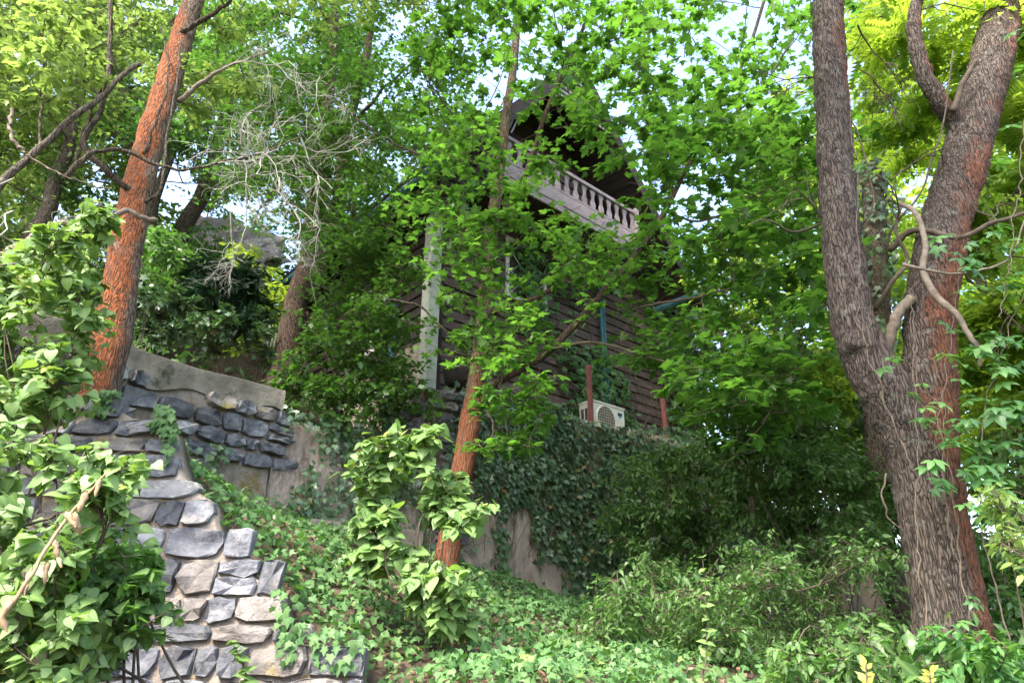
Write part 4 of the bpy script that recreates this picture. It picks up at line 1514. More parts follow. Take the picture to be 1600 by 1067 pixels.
# ---- Norway maple in front of the house
t1 = empty('maple_tree', P(695, 885, 7.4), 'slender maple with bright lobed leaves in front of the house, trunk rusty at its foot', 'tree')
g1 = np.random.default_rng(51)
tp1 = pathpx([(690, 930, 7.4), (698, 870, 7.4), (716, 770, 7.45), (737, 650, 7.5), (750, 560, 7.55), (760, 450, 7.6), (770, 350, 7.7), (780, 270, 7.75), (790, 190, 7.8), (806, 60, 8), (820, -150, 8.3), (830, -350, 8.6)], 110, 0.004, g1)
v, f = tube(tp1, np.interp(np.linspace(0, 1, 110), [0, .05, .25, .5, .7, 1], [.2, .14, .122, .088, .07, .045]), 26, 0.35)
mesh('trunk', v, f, M['bark_mid'], t1, smooth=True)
sk = [tp1[50:]]
for pts, r0, r1 in (
    ([(748, 612, 7.45), (790, 592, 7.3), (850, 555, 7.1), (897, 510, 7.0), (950, 450, 6.9), (1000, 390, 6.9), (1030, 345, 6.9), (1065, 280, 6.9), (1110, 190, 6.9), (1170, 80, 6.9), (1210, -60, 6.9)], .05, .02),
    ([(760, 490, 7.6), (800, 480, 7.3), (842, 463, 7.1), (890, 435, 7.0), (960, 396, 6.9), (1015, 360, 6.9)], .035, .018),
    ([(772, 355, 7.7), (800, 312, 7.5), (826, 262, 7.3), (850, 185, 7.2), (885, 105, 7.2), (922, 15, 7.2), (945, -80, 7.2)], .045, .02),
    ([(862, 545, 7.05), (930, 535, 6.8), (1050, 568, 6.5), (1130, 580, 6.3), (1210, 602, 6.2)], .018, .006),
    ([(1000, 480, 6.9), (1080, 465, 6.6), (1180, 445, 6.4), (1230, 440, 6.3)], .015, .005),
    ([(1040, 330, 6.9), (1100, 345, 6.6), (1190, 300, 6.4), (1250, 270, 6.3)], .015, .006),
    ([(870, 140, 7.2), (880, 90, 7.0), (860, 0, 6.8), (850, -60, 6.7)], .012, .006),
    ([(745, 625, 7.4), (770, 660, 7.2), (760, 700, 7.0), (745, 690, 7.0)], .012, .006),
    ([(780, 270, 7.7), (740, 220, 7.3), (700, 170, 7.0), (650, 100, 6.8)], .02, .008),
    ([(1110, 200, 6.9), (1180, 150, 6.7), (1240, 60, 6.6)], .016, .008),
):
    q = pathpx(pts, 40, 0.008, g1)
    mb = MB()
    mb.tube(q, np.linspace(r0, r1, 40), 10)
    mb.build('limb', M['twig'] if r0 < .03 else M['bark_brown'], t1, smooth=True)
    sk.append(q[6:])
ts, lv = TubeSet(), Leaves()
cl = px_clumps([(620, -320), (1330, -320), (1310, 160), (1200, 200), (1080, 150), (1000, 250), (900, 245), (860, 160), (740, 230), (640, 180)], 290, (5.8, 8.6), (.45, .8), g1)
cl += px_clumps([(1000, 130), (1130, 110), (1300, 200), (1290, 420), (1260, 640), (1120, 680), (1060, 540), (1030, 350)], 210, (5.6, 8.4), (.4, .7), g1)
skn = crown(cl, np.concatenate(sk), ts, lv, g1, twigs=5, per=6, size=(.075, .145), flat=.13, jitter=.26, br=.004, twr=.002, droop=.2)
cl = px_clumps([(640, 240), (780, 200), (870, 230), (880, 340), (790, 380), (860, 470), (920, 560), (860, 610), (790, 590), (690, 600), (680, 420)], 105, (6.0, 7.7), (.35, .6), g1)
cl += px_clumps([(840, 350), (1010, 380), (1060, 580), (920, 560)], 50, (6.0, 7.5), (.35, .55), g1)
cl += px_clumps([(750, 620), (850, 590), (860, 700), (760, 710)], 22, (6.2, 7.1), (.25, .42), g1)
cl += px_clumps([(1060, 600), (1230, 590), (1230, 700), (1100, 710)], 30, (5.9, 7.4), (.3, .5), g1)
kept = []
for c, r in cl:
    x_, y_, _ = project(c)
    hit = any(a <= x_[0] <= b and e <= y_[0] <= f for a, e, b, f in ((775, 370, 865, 480), (680, 420, 745, 610), (870, 470, 990, 640)))
    if not hit or g1.random() < .4:
        kept.append((c, r))
cl = kept
crown(cl, skn, ts, lv, g1, twigs=5, per=5, size=(.06, .12), flat=.12, jitter=.26, br=.0035, twr=.0018, droop=.2)
ts.build('twigs', M['twig'], t1)
lv.build(t1, L_MAPLE, M['maple'], 300, seed=51)

# ---- dark small-leaved tree, centre left
t2 = empty('field_maple_tree', P(430, 650, 8.2), 'dark shaded forked tree with small leaves left of the house', 'tree')
g2 = np.random.default_rng(61)
s1 = pathpx([(415, 720, 8.2), (430, 640, 8.2), (447, 560, 8.3), (463, 470, 8.4), (487, 390, 8.6), (497, 280, 8.8), (512, 160, 9), (525, 0, 9.3), (535, -200, 9.6), (540, -350, 9.9)], 70, 0.01, g2)
s2 = pathpx([(463, 480, 8.4), (490, 440, 8.5), (508, 390, 8.5), (525, 310, 8.6), (545, 200, 8.7), (580, 50, 8.9), (600, -150, 9.1)], 50, 0.012, g2)
for q, r in ((s1, np.linspace(.2, .06, 70)), (s2, np.linspace(.11, .04, 50))):
    v, f = tube(q, r, 18, 0.35)
    mesh('trunk', v, f, M['bark_brown'], t2, smooth=True)
sk = [s1[30:], s2[15:]]
for pts, r0, r1 in (
    ([(470, 585, 8.2), (500, 540, 8.0), (540, 500, 7.7), (600, 470, 7.4), (650, 480, 7.2), (700, 520, 7.1)], .03, .01),
    ([(500, 260, 8.8), (440, 290, 8.0), (400, 330, 7.5)], .025, .01),
    ([(515, 150, 9), (580, 200, 8.2), (650, 240, 7.6), (700, 260, 7.3)], .03, .01),
    ([(520, 60, 9.2), (440, 20, 8.4), (380, 60, 7.8)], .03, .01),
    ([(545, 200, 8.7), (620, 120, 8.2), (690, 60, 7.9)], .03, .012),
):
    q = pathpx(pts, 30, 0.02, g2)
    mb = MB()
    mb.tube(q, np.linspace(r0, r1, 30), 8)
    mb.build('limb', M['bark'], t2, smooth=True)
    sk.append(q[6:])
ts, lv = TubeSet(), Leaves()
cl = px_clumps([(330, -380), (740, -380), (740, 120), (700, 290), (620, 360), (520, 400), (430, 370), (350, 340), (320, 60)], 430, (6.9, 10.4), (.5, .85), g2)
cl += px_clumps([(500, 400), (640, 330), (640, 420), (645, 500), (620, 620), (540, 580), (490, 520)], 80, (6.9, 8.4), (.35, .6), g2)
cl += px_clumps([(420, 120), (570, 120), (570, 420), (500, 400), (450, 360)], 50, (6.8, 8.1), (.35, .6), g2)
crown(cl, np.concatenate(sk), ts, lv, g2, twigs=7, per=10, size=(.055, .095), flat=.17, jitter=.3, br=.004, twr=.0018, droop=.2)
ts.build('twigs', M['twig'], t2)
lv.build(t2, L_MAPLES, M['darkmaple'], 300, seed=61, minpx=8)

# ---- rust-red tree at left
t3 = empty('rust_red_tree', P(148, 625, 5.05), 'leaning tree with vivid rust-red bark standing on the stone wall at left', 'tree')
g3 = np.random.default_rng(71)
q3 = pathpx([(120, 690, 5.0), (148, 615, 5.02), (172, 540, 5.05), (187, 450, 5.1), (198, 380, 5.15), (215, 300, 5.25), (232, 230, 5.35), (252, 165, 5.45), (275, 90, 5.6), (302, 0, 5.8), (335, -120, 6.1), (365, -260, 6.4), (395, -420, 6.8)], 110, 0.003, g3)
v, f = tube(q3, np.interp(np.linspace(0, 1, 110), [0, .05, .12, .3, .6, 1], [.26, .2, .15, .135, .125, .09]), 30, 0.3)
mesh('trunk', v, f, M['bark_orange'], t3, smooth=True)
sk3 = [q3[60:]]
for pts, r0, r1, mt in (
    ([(205, 300, 5.15), (170, 270, 4.95), (130, 225, 4.8), (160, 165, 4.8), (172, 90, 4.85), (172, 0, 4.9), (168, -80, 5)], .03, .016, 'bark'),
    ([(-20, 310, 4.2), (40, 250, 4.3), (80, 215, 4.4), (140, 165, 4.6), (190, 120, 4.8), (215, 100, 5)], .03, .02, 'bark'),
    ([(118, 255, 4.85), (140, 180, 4.85), (165, 120, 4.9)], .016, .014, 'bark'),
    ([(100, 280, 4.7), (130, 250, 4.7), (155, 235, 4.75), (200, 240, 4.85), (250, 258, 4.95), (290, 265, 5.0), (340, 255, 5.1), (400, 240, 5.2), (470, 215, 5.3)], .022, .008, 'bark'),
    ([(245, 345, 5.05), (215, 337, 4.9), (195, 330, 4.85), (160, 352, 4.7), (110, 380, 4.4), (60, 400, 4.2), (-30, 430, 3.9)], .02, .025, 'palebranch'),
    ([(220, 320, 5.2), (250, 300, 5.1), (258, 250, 5.1), (262, 200, 5.15), (275, 140, 5.3), (283, 60, 5.5)], .016, .008, 'bark'),
    ([(225, 240, 5.2), (245, 190, 5.2), (262, 130, 5.3), (262, 90, 5.4), (250, 40, 5.5)], .014, .007, 'bark'),
    ([(280, 160, 5.5), (320, 125, 5.5), (355, 105, 5.5), (420, 80, 5.6)], .026, .01, 'palebranch'),
    ([(270, 60, 5.6), (320, 30, 5.5), (360, 0, 5.4), (400, -50, 5.4)], .03, .014, 'bark'),
    ([(0, 400, 4.2), (40, 380, 4.3), (90, 350, 4.4), (150, 355, 4.6)], .028, .018, 'palebranch'),
    ([(20, 170, 4.3), (15, 200, 4.3), (25, 225, 4.3), (40, 240, 4.3)], .014, .012, 'palebranch'),
    ([(40, 245, 4.3), (90, 270, 4.4), (130, 285, 4.5), (175, 298, 4.6)], .008, .005, 'palebranch'),
    ([(60, 240, 4.4), (66, 170, 4.5), (78, 120, 4.5), (90, 60, 4.6)], .012, .006, 'bark'),
):
    q = pathpx(pts, 40, 0.011, g3)
    mb = MB()
    mb.tube(q, np.linspace(r0, r1, 40), 9)
    mb.build('branch', M[mt], t3, smooth=True)
    sk3.append(q[8:])
# bare dead twigs
ts = TubeSet()
for (x, y, dd, dx, dz, L) in ((340, 255, 5.1, .9, .1, .8), (400, 240, 5.2, .8, -.5, .7), (420, 235, 5.2, .5, -.9, .8), (450, 220, 5.3, .6, .3, .7), (380, 245, 5.2, .3, -1, .7), (470, 215, 5.3, .5, -.9, .7),
                              (350, 107, 5.5, .9, .2, .8), (410, 84, 5.6, .8, -.6, .8), (440, 300, 5.4, .4, -.8, .6), (360, 330, 5.3, .3, -.7, .6), (500, 120, 5.8, -.1, -1, .6), (330, 180, 5.4, .6, -.3, .6),
                              (20, 330, 4.0, .5, -.6, .5), (60, 400, 4.2, .4, -.4, .5), (100, 390, 4.3, .5, .3, .4), (20, 280, 4.2, -.3, -.7, .5), (380, 180, 5.5, .6, -.2, .7), (460, 330, 5.4, .5, -.6, .5)):
    dead(P(x, y, dd), np.array([dx, g3.normal(0, .3), dz]), L, .0075, 3, g3, ts)
o = ts.build('dead_twigs', M['deadtwig'], t3)
tag(o, 'bare pale dead twigs')
ts, lv = TubeSet(), Leaves()
cl = px_clumps([(-200, -480), (480, -480), (420, -120), (340, 20), (180, 90), (60, 60), (-200, 120)], 62, (4.4, 7.5), (.35, .6), g3)
for k in range(80):  # extra crown clumps above the view, added to shade maple leaves and bushes
    cl.append((np.array([g3.uniform(-4.4, -.8), g3.uniform(2.8, 7.5), g3.uniform(8.8, 12)]), g3.uniform(.45, .75)))
cl += px_clumps([(0, 10), (150, 0), (150, 130), (60, 110), (0, 160)], 9, (4.0, 4.8), (.2, .32), g3)
cl += px_clumps([(230, 100), (380, 40), (400, 170), (300, 180)], 10, (5.6, 6.8), (.25, .4), g3)
crown(cl, np.concatenate(sk3), ts, lv, g3, twigs=12, per=9, size=(.07, .11), flat=.6, jitter=.45, br=.006, twr=.0025)
ts.build('twigs', M['twig'], t3)
lv.build(t3, L_OVATE, M['pale'], 300, seed=71)

# ---- ivy-clad trunk behind the fork
t5 = empty('ivy_clad_tree', P(1368, 700, 8.5), 'tree trunk wrapped in ivy behind the forked trunk', 'tree')
g5 = np.random.default_rng(81)
q5 = pathpx([(1375, 760, 8.5), (1370, 500, 8.7), (1364, 300, 9.0), (1362, 200, 9.2), (1375, 60, 9.4), (1385, -150, 9.8)], 60, 0.015, g5)
v, f = tube(q5, np.linspace(.2, .1, 60), 16, .3)
mesh('trunk', v, f, M['bark'], t5, smooth=True)
lv, ts = Leaves(), TubeSet()
n = 1500
k = g5.integers(4, 44, n)
o_ = rnd_unit(g5, n)
o_[:, 2] = 0
o_ /= np.linalg.norm(o_, axis=1)[:, None]
lv.add(q5[k] + o_ * g5.uniform(.17, .3, n)[:, None] + g5.normal(0, .06, (n, 3)), np.stack([g5.normal(0, .5, n), g5.normal(0, .3, n), -np.ones(n)], 1), o_ + g5.normal(0, .3, (n, 3)) + np.array([0, 0, .4]), g5.uniform(.07, .11, n))
lv.build(t5, L_IVY, M['ivy'], 60, seed=81, tint=(.3, 1))
lv = Leaves()
cl = px_clumps([(1330, 0), (1450, -50), (1460, 250), (1330, 200)], 14, (8.5, 10), (.4, .6), g5)
crown(cl, q5[40:], ts, lv, g5, twigs=9, per=7, size=(.1, .16), br=.008)
ts.build('twigs', M['twig'], t5)
lv.build(t5, L_OVATE, M['bright'], 0, seed=82)

# ---- thin saplings beside the bushes
for pts, r, lab in (([(1180, 840, 8.6), (1170, 760, 8.6), (1152, 690, 8.6), (1145, 640, 8.7), (1130, 560, 8.8), (1120, 440, 9)], .045, 'thin bare yellowish sapling stem among bushes below the maple'),):
    t = empty('sapling', P(*pts[0]), lab, 'tree')
    mb = MB()
    q = pathpx(pts, 30, .01)
    mb.tube(q, np.linspace(r, r * .5, 30), 8)
    mb.build('trunk', M['palebranch'], t, smooth=True)
    ts, lv = TubeSet(), Leaves()
    gs = np.random.default_rng(88)
    crown(px_clumps([(1080, 400), (1180, 400), (1200, 560), (1100, 560)], 9, (8.5, 9.5), (.3, .45), gs), q[15:], ts, lv, gs, twigs=9, per=8, size=(.08, .12))
    ts.build('twigs', M['twig'], t)
    lv.build(t, L_OVATE, M['bright'], 0, seed=83)


# ---- background trees
def back_tree(base, h, rad, mat, n, lab, seed, size=(.12, .2), shapes=L_KITE, twigs=22, per=9, crown_from=.3, lean=(0, 0), cr=(.7, 1.2), bark='bark'):
    g = np.random.default_rng(seed)
    base = np.array(base, float)
    t = empty('background_tree', base, lab, 'tree', 'trees behind the house and the forked trunk')
    top = base + np.array([lean[0], lean[1], h])
    q = smooth_path([base - Z * .3, base * .6 + top * .4 + np.array([g.normal(0, .3), g.normal(0, .3), 0]), top], 24, .04, g)
    v, f = tube(q, np.linspace(.02 * h + .03, .04, 24), 10, .25)
    mesh('trunk', v, f, M[bark], t, smooth=True)
    ts, lv = TubeSet(), Leaves()
    cl = []
    for k in range(n):
        u = g.uniform(crown_from, 1.03)
        w = rad * math.sin(math.pi * min(1, (u - crown_from * .7) / (1.12 - crown_from * .7))) ** .6
        a_ = g.uniform(0, 2 * math.pi)
        rr_ = w * math.sqrt(g.uniform(.1, 1))
        c = base + (top - base) * u + np.array([rr_ * math.cos(a_), rr_ * math.sin(a_), g.normal(0, .3)])
        cl.append((c, g.uniform(*cr)))
    crown(cl, q[8:], ts, lv, g, twigs=twigs, per=per, size=size, flat=.7, jitter=.5, br=.012, twr=.004, sides=4)
    ts.build('twigs', M['twig'], t)
    lv.build(t, shapes, M[mat], 0, seed=seed)
    return t


def on_ground(x, y):
    return (x, y, float(ground_z(np.array([x]), np.array([y]))[0]))


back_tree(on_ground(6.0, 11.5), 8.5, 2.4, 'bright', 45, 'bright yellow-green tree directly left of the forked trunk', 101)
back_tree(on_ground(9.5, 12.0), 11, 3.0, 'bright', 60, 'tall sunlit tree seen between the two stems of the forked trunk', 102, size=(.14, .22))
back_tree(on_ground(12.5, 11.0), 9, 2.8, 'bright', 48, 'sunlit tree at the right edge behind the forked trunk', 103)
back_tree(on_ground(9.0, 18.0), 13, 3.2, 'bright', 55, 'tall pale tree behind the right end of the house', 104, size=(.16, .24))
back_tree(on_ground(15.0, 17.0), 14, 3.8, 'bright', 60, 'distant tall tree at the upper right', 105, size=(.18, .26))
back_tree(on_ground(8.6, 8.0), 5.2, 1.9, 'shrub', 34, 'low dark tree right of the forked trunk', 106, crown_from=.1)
back_tree(on_ground(-10.5, 11.5), 11, 3.0, 'pale', 55, 'pale sunlit tree at the upper left behind bare branches', 107, crown_from=.15)
back_tree(on_ground(-7.5, 12.5), 9.5, 2.4, 'pale', 42, 'light green tree behind the rust-red trunk', 108, crown_from=.12)
back_tree(on_ground(-5.0, 14.0), 9, 2.3, 'darkmaple', 42, 'dark green tree on the slope behind the small-leaved tree', 109, crown_from=.1)
back_tree(on_ground(-9.5, 8.0), 8.0, 2.2, 'pale', 40, 'light tree at the far left edge on the slope', 110, crown_from=.1)
back_tree(on_ground(-8.4, 9.8), 7.5, 2.0, 'pale', 44, 'light green young tree left of the rust-red trunk', 113, size=(.09, .14), crown_from=.05, cr=(.5, .9))
back_tree(on_ground(-6.6, 11.0), 7.0, 1.9, 'shrub', 44, 'green tree in the gap right of the rust-red trunk', 114, size=(.09, .14), crown_from=.05, cr=(.5, .9))
back_tree(on_ground(-12.5, 13.0), 8.5, 2.6, 'pale', 46, 'hazy light tree at the far left above the shrub', 115, size=(.12, .18), crown_from=.05)
back_tree(on_ground(-2.2, 18.5), 10, 2.8, 'darkmaple', 40, 'green tree rising behind the house roof', 111, size=(.14, .2))
back_tree(on_ground(-14, 17), 12, 3.4, 'pale', 48, 'pale distant tree on the hillside at left', 112, size=(.16, .24), crown_from=.1)


# ---- shrubs
def shrub(base, clumps, mat, shapes, lab, seed, size, singles=0, twigs=9, per=7, flat=.8, jitter=.45, droop=.35, group=None, name='shrub', stems=6, up=1.0, minpx=9, tint=(0, 1), along=.45, nrm=None):
    g = np.random.default_rng(seed)
    base = np.array(base, float)
    t = empty(name, base, lab, 'shrub' if name != 'conifer_bush' else 'bush', group)
    ts, lv = TubeSet(), Leaves()
    cs = np.array([c for c, r in clumps])
    sk = [base[None]]
    for k in range(stems):
        c = cs[int(g.integers(len(cs)))]
        m = base * .5 + c * .5 + np.array([0, 0, .15 * np.linalg.norm(c - base)]) + g.normal(0, .08, 3)
        q = smooth_path([base + np.append(g.normal(0, .08, 2), 0), m, c], 12, .015, g)
        ts.add(q, np.linspace(.0065, .003, 12), 5)
        sk.append(q[2:])
    crown(clumps, np.concatenate(sk), ts, lv, g, twigs=twigs, per=per, size=size, flat=flat, jitter=jitter, droop=droop, br=.005, twr=.0025, up=up, along=along, nrm=nrm)
    ts.build('stems', M['twig'], t)
    lv.build(t, shapes, M[mat], singles, seed=seed, minpx=minpx, tint=tint)
    return t


gS = np.random.default_rng(91)
# left foreground shrubs with heart-shaped leaves
cl = px_clumps([(-120, 380), (50, 390), (110, 350), (160, 320), (165, 420), (140, 500), (90, 620), (60, 700), (-120, 720)], 62, (3.5, 4.5), (.14, .24), gS)
shrub(P(20, 800, 3.9), cl, 'lilac', L_HEART, 'leafy light green shrub at the left edge beside the rust-red trunk', 201, (.04, .09), 300, 9, 7, nrm=(.1, -.5, .8), droop=.55, jitter=.32)
cl = px_clumps([(-60, 660), (100, 710), (200, 690), (215, 730), (190, 790), (150, 850), (90, 890), (-60, 880)], 32, (2.5, 3.3), (.1, .18), gS)
shrub(P(80, 1100, 2.7), cl, 'lilac', L_HEART, 'large-leaved light green shrub at lower left in front of the stone wall', 202, (.03, .075), 300, 8, 6, nrm=(.1, -.5, .8), droop=.55, jitter=.32)
cl = px_clumps([(110, 830), (200, 840), (265, 920), (235, 985), (170, 1020), (90, 980)], 26, (2.7, 3.4), (.08, .15), gS)
shrub(P(220, 1090, 3.0), cl, 'shrub', L_HEART, 'small-leaved green shrub at lower left over the leaf litter', 203, (.035, .065), 200, 9, 7, up=.8, jitter=.45, tint=(.4, 1))
# lilac in the middle
cl = px_clumps([(575, 700), (640, 670), (700, 665), (700, 720), (755, 800), (740, 850), (690, 830), (640, 760), (590, 800), (560, 760)], 31, (4.7, 5.3), (.12, .2), gS)
cl += px_clumps([(550, 790), (620, 790), (600, 830), (560, 820)], 5, (4.7, 5.1), (.1, .16), gS)
cl += px_clumps([(545, 850), (605, 850), (600, 895), (550, 890)], 6, (4.6, 5.0), (.1, .14), gS)
cl += px_clumps([(640, 840), (690, 860), (730, 930), (735, 990), (690, 1000), (630, 880)], 12, (4.5, 5.0), (.1, .16), gS)
shrub(P(668, 985, 4.9), cl, 'lilac', L_HEART, 'bright green lilac with heart-shaped leaves in the middle below the house', 204, (.055, .11), 300, 7, 5, nrm=(0, -.5, .85), droop=.55, jitter=.3, stems=9)

# bushes at lower right
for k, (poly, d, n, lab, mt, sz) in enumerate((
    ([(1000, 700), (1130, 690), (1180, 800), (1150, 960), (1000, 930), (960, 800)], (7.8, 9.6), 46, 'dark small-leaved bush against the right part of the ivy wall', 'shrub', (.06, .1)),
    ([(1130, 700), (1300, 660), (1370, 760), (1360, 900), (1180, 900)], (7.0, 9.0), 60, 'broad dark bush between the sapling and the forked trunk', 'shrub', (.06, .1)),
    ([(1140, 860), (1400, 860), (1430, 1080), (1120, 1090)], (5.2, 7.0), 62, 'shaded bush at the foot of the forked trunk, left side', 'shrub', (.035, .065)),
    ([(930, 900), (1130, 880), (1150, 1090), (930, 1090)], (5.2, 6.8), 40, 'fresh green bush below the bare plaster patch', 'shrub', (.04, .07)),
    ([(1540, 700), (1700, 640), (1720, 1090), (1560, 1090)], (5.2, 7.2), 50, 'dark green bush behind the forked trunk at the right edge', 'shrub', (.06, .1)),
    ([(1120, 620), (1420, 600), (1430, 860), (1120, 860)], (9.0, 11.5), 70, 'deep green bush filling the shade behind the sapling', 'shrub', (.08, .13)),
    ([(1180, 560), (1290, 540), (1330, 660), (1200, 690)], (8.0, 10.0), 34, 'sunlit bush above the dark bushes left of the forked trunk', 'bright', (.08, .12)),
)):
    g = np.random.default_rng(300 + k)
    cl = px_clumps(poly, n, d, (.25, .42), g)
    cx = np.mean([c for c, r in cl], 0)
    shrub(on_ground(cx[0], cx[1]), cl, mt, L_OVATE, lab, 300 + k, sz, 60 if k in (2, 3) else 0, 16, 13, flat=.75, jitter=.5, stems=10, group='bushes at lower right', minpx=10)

# dark undergrowth on the terrace behind the plaster wall
cl = px_clumps([(440, 590), (560, 590), (690, 600), (680, 650), (560, 670), (440, 640)], 22, (7.2, 8.0), (.22, .36), gS)
shrub(on_ground(-1.6, 8.6), cl, 'darkmaple', L_MAPLES, 'dark shaded undergrowth hanging over the plaster wall', 210, (.07, .11), 100, 10, 8, flat=.6)
cl = px_clumps([(400, 520), (560, 520), (640, 560), (600, 620), (420, 620)], 22, (7.4, 8.4), (.22, .36), gS)
shrub(on_ground(-2.2, 9.0), cl, 'darkmaple', L_MAPLES, 'shaded leafy undergrowth left of the white corner post', 211, (.06, .1), 60, 9, 8, flat=.6)
cl = px_clumps([(200, 450), (290, 455), (290, 520), (200, 520)], 14, (6.2, 7.0), (.18, .28), gS)
shrub(on_ground(-3.9, 6.6), cl, 'ivy', L_IVY, 'dark ivy bush on top of the black stone wall', 212, (.06, .09), 60, 12, 10, flat=.8)
cl = px_clumps([(290, 420), (400, 420), (420, 500), (340, 520), (290, 480)], 20, (8.0, 9.5), (.25, .4), gS)
shrub(on_ground(-4.0, 9.0), cl, 'conifer', L_NEEDLE, 'dark conifer bush on the slope behind the black stone wall', 213, (.18, .28), 0, 9, 7, flat=.5, name='conifer_bush')
cl = px_clumps([(200, 350), (300, 380), (290, 440), (210, 440)], 16, (8, 10), (.3, .45), gS)
shrub(on_ground(-5.5, 9.0), cl, 'shrub', L_OVATE, 'green bush just right of the rust-red trunk on the slope', 214, (.09, .14), 0, 12, 9)
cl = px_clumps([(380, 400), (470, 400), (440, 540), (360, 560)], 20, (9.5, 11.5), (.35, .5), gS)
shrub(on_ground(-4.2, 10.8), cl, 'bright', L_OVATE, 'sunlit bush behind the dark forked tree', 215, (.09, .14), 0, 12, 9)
cl = px_clumps([(300, 500), (430, 500), (430, 560), (300, 550)], 14, (7.6, 8.6), (.22, .34), gS)
shrub(on_ground(-3.3, 8.3), cl, 'ivy', L_IVY, 'low dark ivy hump behind the pale wall coping', 216, (.06, .09), 40, 12, 10)
# light sprays near the camera
cl = px_clumps([(1530, 790), (1640, 760), (1640, 900), (1545, 850)], 12, (3.6, 4.2), (.12, .2), gS)
shrub(P(1640, 1090, 4.0), cl, 'pale', L_OVATE, 'pale fine-leaved spray at the right edge in front of the trunk', 217, (.04, .07), 150, 9, 8)
cl = px_clumps([(1440, 1010), (1560, 990), (1620, 1000), (1620, 1080), (1440, 1080)], 14, (3.6, 4.3), (.12, .18), gS)
shrub(P(1540, 1130, 4.0), cl, 'creeper', L_OVATE, 'fresh green compound-leaved shrub at the foot of the forked trunk', 218, (.06, .1), 150, 7, 7, jitter=.25)
cl = px_clumps([(1180, 1020), (1440, 1000), (1620, 1010), (1640, 1090), (1180, 1100)], 26, (4.0, 5.0), (.14, .22), gS)
shrub(P(1400, 1180, 4.5), cl, 'shrub', L_OVATE, 'low leafy weeds along the bottom edge in front of the forked trunk', 219, (.045, .08), 150, 9, 9, tint=(.3, 1))
cl = px_clumps([(-40, 900), (110, 900), (160, 1000), (130, 1080), (-40, 1080)], 40, (2.5, 3.2), (.09, .15), gS)
shrub(P(40, 1120, 3.0), cl, 'lilac', L_HEART, 'low light green shoots in the bottom left corner', 220, (.035, .07), 200, 9, 7, nrm=(.1, -.5, .8), droop=.5, jitter=.35)

# upright sprigs at the bottom
for x0, y0, x1, y1, d, lab in ((1095, 1090, 1098, 870, 4.6, 'tall thin sprig with paired leaves in front of the bushes'), (1215, 1090, 1212, 1015, 4.2, 'short leafy sprig at the bottom edge right of the tall sprig'),
                               (385, 1080, 360, 1000, 3.4, 'yellow-green weed growing from the stone wall foot')):
    gg = np.random.default_rng(int(x0))
    t = empty('sprig', P(x0, y0, d), lab, 'plant')
    q = smooth_path([P(x0, y0, d), P((x0 + x1) / 2 + 8, (y0 + y1) / 2, d), P(x1, y1, d)], 24, .004, gg)
    ts, lv = TubeSet(), Leaves()
    ts.add(q, np.linspace(.006, .002, 24), 5)
    for k in range(3, 24, 2):
        for s in (1, -1):
            lv.add(q[k], np.array([s * 1.0 + gg.normal(0, .5), gg.normal(-.3, .6), gg.normal(.1, .4)]), np.array([gg.normal(0, .5), -.5, 1]), gg.uniform(.045, .08) * (1.1 - .025 * k))
    ts.build('stem', M['twig'], t)
    lv.build(t, L_HEART, M['lilac'], 60, seed=int(x0), tint=(.3, .95))
for x, y, d, lab in ((1355, 1050, 3.2, 'yellow flower buds at the bottom edge left of the forked trunk'), (1455, 1060, 3.0, 'yellow flower buds at the bottom edge below the forked trunk')):
    gg = np.random.default_rng(int(x))
    t = empty('yellow_flower', P(x, y + 60, d), lab, 'flower')
    ts, lv = TubeSet(), Leaves()
    q = smooth_path([P(x + 4, y + 60, d), P(x, y + 20, d), P(x - 2, y - 12, d)], 12)
    ts.add(q, np.linspace(.005, .003, 12), 5)
    for k in range(16):
        p = q[int(gg.integers(4, 12))]
        lv.add(p, np.array([gg.normal(0, .7), gg.normal(0, .5), .8]), np.array([0, -1, .3]), gg.uniform(.025, .05))
    ts.build('stem', M['twig'], t)
    lv.build(t, L_OVATE, M['yellowbud'], 20, seed=int(x), leafname='bud', minpx=4)

# dried seed stalk at lower left
t = empty('dried_seed_stalk', P(0, 1000, 1.9), 'blurred dry brown seed stalk leaning across the lower left shrub', 'plant')
q = smooth_path([P(-10, 990, 1.9), P(60, 880, 1.95), P(110, 800, 2.0), P(165, 740, 2.05)], 30, .003)
mb = MB()
mb.tube(q, np.linspace(.006, .003, 30), 6)
mb.build('stem', M['seed'], t, smooth=True)
gg = np.random.default_rng(5)
for k in range(10):
    c = q[3 + int(k * 2.7)] + gg.normal(0, .012, 3)
    mb = MB()
    m_, s_ = 7, 9
    L_ = gg.uniform(.05, .08)
    ax_ = np.array([gg.normal(.2, .4), gg.normal(0, .3), -1.0])
    ax_ /= np.linalg.norm(ax_)
    pr = [c + ax_ * L_ * u for u in np.linspace(0, 1, m_)]
    v, f = tube(pr, np.array([.002, .008, .01, .006, .009, .006, .002]) * gg.uniform(.7, 1.1), s_)
    v = v + gg.normal(0, .0015, v.shape)
    mesh('seed_pod', v, f, M['seed'], t, smooth=True)

